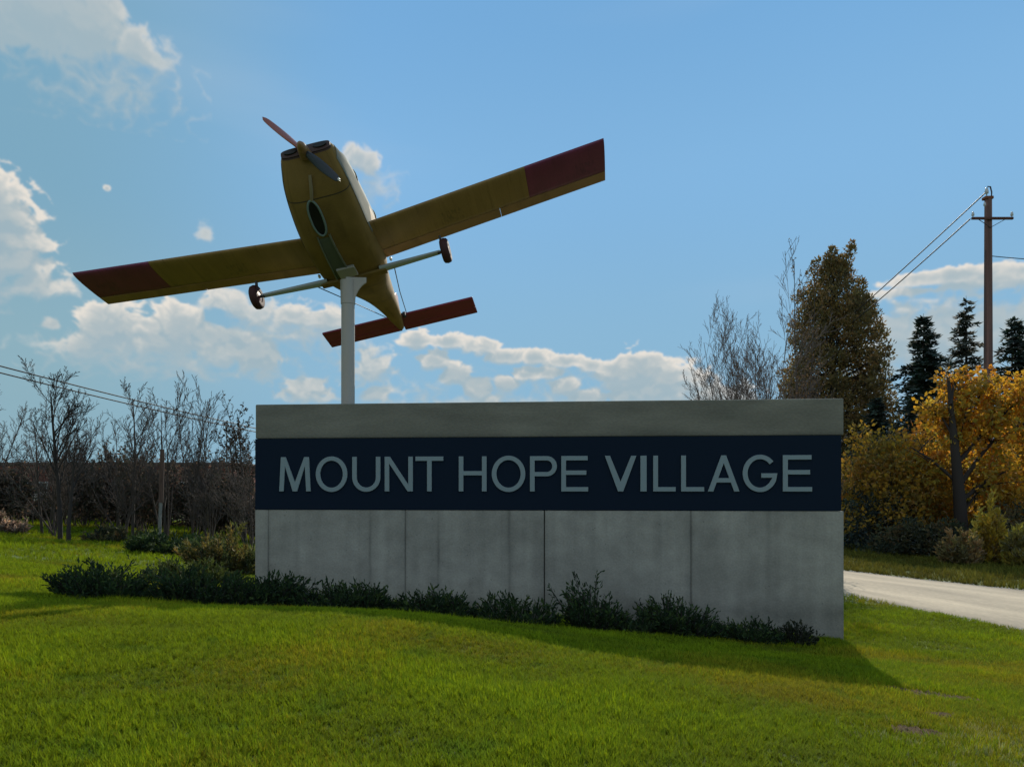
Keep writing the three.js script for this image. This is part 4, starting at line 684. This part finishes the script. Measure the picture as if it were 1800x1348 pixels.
{
  const d = 34, x = (1738 - 900) / FOCAL * d, y0 = height(x, d), t = thing('utility_pole', 'tall brown wooden utility pole with crossarm above the yellow maple', 'utility pole', [x, y0 - .2, -d]), H = EYE + (860 - 346) / FOCAL * d - y0 + .2;
  const wood = timber([112, 84, 80]);
  const s = new THREE.CylinderGeometry(.145, .21, H, 20); s.translate(0, H / 2, 0); part('shaft', s, wood, t);
  const Y = (py) => EYE + (860 - py) / FOCAL * d - y0 + .2;
  const arm = new RoundedBoxGeometry(1.78, .1, .1, 2, .012); arm.translate(.06, Y(386.5), .2); part('crossarm', arm, timber([92, 60, 52]), t);
  const porcelain = std([.55, .56, .58], { roughness: .25 });
  const ins = (x, y, z, k = 1) => { const g = new THREE.LatheGeometry([[.0, 0], [.02, 0], [.02, .05], [.06, .06], [.05, .1], [.065, .11], [.045, .17], [.05, .18], [.03, .23], [0, .24]].map(([a, b]) => new THREE.Vector2(a * k, b * k)), 14); g.translate(x, y, z); part('insulator', g, porcelain, t); };
  ins(-.78, Y(386.5) + .05, .2); ins(.9, Y(386.5) + .05, .2); ins(-.25, Y(366), .16, .9);
  const cap = new RoundedBoxGeometry(.36, .12, .3, 2, .02); cap.translate(-.02, H - .06, 0); part('pole_cap', cap, timber([120, 70, 46]), t);
  const pin = new MB(); pin.tube([V(.08, H - .2, .1), V(.1, H + .18, .08), V(.06, H + .42, .05), V(-.03, H + .44, .03), V(-.06, H + .3, .02)], [.025, .03, .035, .03, .02], 8, null); part('top_bracket', pin.geometry(), std([.06, .05, .06]), t);
  ins(-.08, H + .06, .02, 1.35);
  const br = new MB(); for (const q of [-.55, .62]) br.tube([V(q, Y(388), .2), V(0, Y(402), .17)], [.014, .014], 6, null); part('brace', br.geometry(), cableMat, t);
  const dp = new MB(); dp.tube([V(-.2, Y(440), .1), V(-.23, Y(520), .1), V(-.22, Y(640), .12)], [.012, .012, .012], 6, null); part('down_lead', dp.geometry(), cableMat, t);
}
wire('upper line from the utility pole top down behind the cedar', at(1736, 336, 34), at(1400, 640, 58), .1, .028);
wire('lower line from the left tip of the crossarm behind the cedar', at(1706, 385, 33.8), at(1400, 645, 58), .2, .028);
wire('cable running right from the utility pole out of the picture', at(1744, 450, 34), at(2050, 456, 32), .15, .018);

// ---------------------------------------------------------------- gravel along the road edges
reseed(420);
{
  const m = new MB();
  for (let k = 0; k < 2600; k++) {
    const e = rnd() < .6 ? nearEdge : farEdge, t = rr(.14, .62), [x0, d0] = along(e, t), o = gauss() * .16, x = x0 + o, d = d0 + gauss() * .06, s = rr(.008, .03), y = height(x, d) + .01, g = rr(.22, .42), c = [g, g * .93, g * .82], b0 = m.count;
    for (const [u, w, z] of [[s, 0, 0], [0, 0, s], [-s, 0, 0], [0, 0, -s], [0, s * .7, 0]]) m.v(x + u * rr(.7, 1.2), y + w, -d + z * rr(.7, 1.2), u / s, .6, z / s, c);
    m.i.push(b0, b0 + 4, b0 + 1, b0 + 1, b0 + 4, b0 + 2, b0 + 2, b0 + 4, b0 + 3, b0 + 3, b0 + 4, b0);
  }
  const t = part('road_gravel', m.geometry(), new THREE.MeshStandardMaterial({ vertexColors: true, roughness: 1 })); tag(t, 'loose pale gravel scattered along both edges of the road', 'gravel'); t.userData.kind = 'stuff';
}

// ---------------------------------------------------------------- far wood along the horizon
reseed(300);
{
  const m = new MB();
  for (let k = 0; k < 5200; k++) { const a = rr(-1.25, 1.25), d = rr(95, 150), x = Math.sin(a) * d * 1.2, z = -Math.cos(a) * d, hh = (3.4 + 1.6 * noise(x * .05, 3, 1) + 1.4 * noise(x * .3, 7, 2)) * Math.pow(rnd(), .6); const v = dirRandom(); m.leaf(V(x, hh, z), v, sideOf(v), rr(.7, 1.5), rr(.35, .6), vary([.09, .085, .06], .3)); }
  const t = part('far_wood', m.geometry(), needles); tag(t, 'low far wood along the horizon beyond the lawn', 'trees'); t.userData.kind = 'stuff';
}

// ---------------------------------------------------------------- soil, grass
reseed(500);
const underSight = (px, py) => { let d = 6; for (let k = 0; k < 40; k++) d += .4 * ((EYE - height((px - 900) / FOCAL * d, d)) / ((py - 860) / FOCAL) - d); return [(px - 900) / FOCAL * d, d]; };
const soilSpots = [[...underSight(1640, 1226), .34, .2], [...underSight(1610, 1290), .18, .12], [...underSight(1690, 1232), .12, .07], [...underSight(1575, 1215), .12, .07], [...underSight(1655, 1262), .1, .06]];
function soilAt(x, d) { let s = 0; for (const [a, b, r, q] of soilSpots) s = Math.max(s, 1 - Math.hypot((x - a) / r, (d - b) / q) + .5 * noise(x * 5, d * 5, 2)); return s; }
{
  const m = new MB(), col = [[.07, .042, .012], [.09, .055, .016], [.045, .028, .009]];
  for (const [a, b, r, q] of soilSpots) for (let k = 0; k < 420; k++) {
    const x = a + gauss() * r * .6, d = b + gauss() * q * .6, s = rr(.006, .034), c = vary(pick(col)), y = height(x, d) + .004, b0 = m.count;
    const P = [[s, 0, 0], [0, 0, s], [-s, 0, 0], [0, 0, -s], [0, s * rr(.5, 1.1), 0]]; for (const [u, w, z] of P) m.v(x + u * rr(.7, 1.2), y + w, -d + z * rr(.7, 1.2), u / s, .6, z / s, c);
    m.i.push(b0, b0 + 4, b0 + 1, b0 + 1, b0 + 4, b0 + 2, b0 + 2, b0 + 4, b0 + 3, b0 + 3, b0 + 4, b0);
  }
  const t = part('bare_soil', m.geometry(), new THREE.MeshStandardMaterial({ vertexColors: true, roughness: 1 })); tag(t, 'small patches of crumbly bare soil in the lawn, right foreground', 'soil'); t.userData.kind = 'stuff';
}
{
  const tuft = new MB(); const white = [1, 1, 1];
  for (let k = 0; k < 10; k++) {
    const a = rnd() * 6.283, r = rr(0, .032), x = Math.cos(a) * r, z = Math.sin(a) * r, h = rr(.025, .06), lean = rr(.15, .9) * h, b = a + gauss() * .9, dx = Math.cos(b), dz = Math.sin(b), w = rr(.0016, .0028), sx = -dz * w, sz = dx * w, g = rr(.75, 1.2), c = [g * rr(.9, 1.15), g, g * rr(.8, 1.1)];
    const b0 = tuft.count, P = [[0, 0, 1], [.35, .55, .85], [1, 1, .08]];
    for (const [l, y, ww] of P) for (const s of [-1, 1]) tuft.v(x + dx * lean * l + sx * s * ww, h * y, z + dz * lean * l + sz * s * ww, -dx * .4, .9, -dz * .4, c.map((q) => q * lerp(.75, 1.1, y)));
    tuft.i.push(b0, b0 + 1, b0 + 2, b0 + 1, b0 + 3, b0 + 2, b0 + 2, b0 + 3, b0 + 4, b0 + 3, b0 + 5, b0 + 4);
  }
  const g = tuft.geometry(), spots = [];
  const wallBox = (x, d) => { const c = Math.cos(WALL.turn), s = Math.sin(WALL.turn), dx = x - WALL.x, dz = -d - WALL.z, lx = dx * c - dz * s, lz = dx * s + dz * c; return Math.abs(lx) < 4 && lz < .01 && lz > -.55; };
  const add = (n, d0, d1, wide, size) => { for (let k = 0; k < n; k++) {
    const d = Math.sqrt(lerp(d0 * d0, d1 * d1, rnd())), x = rr(-wide, wide) * d;
    if (onRoad(x, d) || wallBox(x, d) || soilAt(x, d) > .02 + .4 * rnd()) continue;
    spots.push([x, d, size * rr(.7, 1.25)]);
  } };
  add(125000, 1.7, 8.2, .74, .85); add(80000, 8.2, 14, .74, 1.1); add(70000, 14, 33, .74, 1.7);
  const mat = new THREE.MeshPhysicalMaterial({ vertexColors: true, roughness: .95, transmission: .42, thickness: 0, side: THREE.DoubleSide, specularIntensity: .08 });
  const inst = new THREE.InstancedMesh(g, mat, spots.length); inst.name = 'lawn_grass';
  const M = new THREE.Matrix4(), q = new THREE.Quaternion(), up = V(0, 1, 0), C = new THREE.Color();
  spots.forEach(([x, d, s], k) => {
    const n = fbm(x * .8, d * .8, 3, 4), n2 = 1.5 * fbm(x * .45, d * .45, 8, 4), clover = .75 * smooth(.08, .42, fbm(x * 2.6, d * 2.6, 15, 4)), far = smooth(15, 18, d) * smooth(6, 9, x), tall = (1 + 1.1 * n + .25 * gauss()) * (clover ? lerp(1, .72, clover) : 1) * lerp(1, 1.5, far);
    q.setFromAxisAngle(up, rnd() * 6.283); M.compose(V(x, height(x, d) - .004, -d), q, V(s, s * tall, s)); inst.setMatrixAt(k, M);
    const straw = smooth(.1, .5, n2 + .25 * gauss()) , dryLand = smooth(.9, .3, Math.hypot((x - 2.9) / 1.1, (d - 4.4) / .9) + .5 * noise(x * 4, d * 4, 1)), v = 1 + .7 * n + .26 * gauss();
    C.setRGB(lerp(lerp(.225, .31, straw), .13, clover) * v, lerp(lerp(.285, .275, straw), .21, clover) * v, lerp(lerp(.008, .014, straw), .010, clover) * v);
    if (dryLand * .28 > rnd()) C.lerp(new THREE.Color().setRGB(.34 * v, .32 * v, .16 * v), .7);
    if (far > 0) C.lerp(new THREE.Color().setRGB(.13 * v, .10 * v, .025 * v), far * .8);
    inst.setColorAt(k, C);
  });
  inst.castShadow = inst.receiveShadow = true; scene.add(inst);
  tag(inst, 'shaggy sunlit green lawn grass before and around the sign', 'grass'); inst.userData.kind = 'stuff';
}

renderer.render(scene, camera);
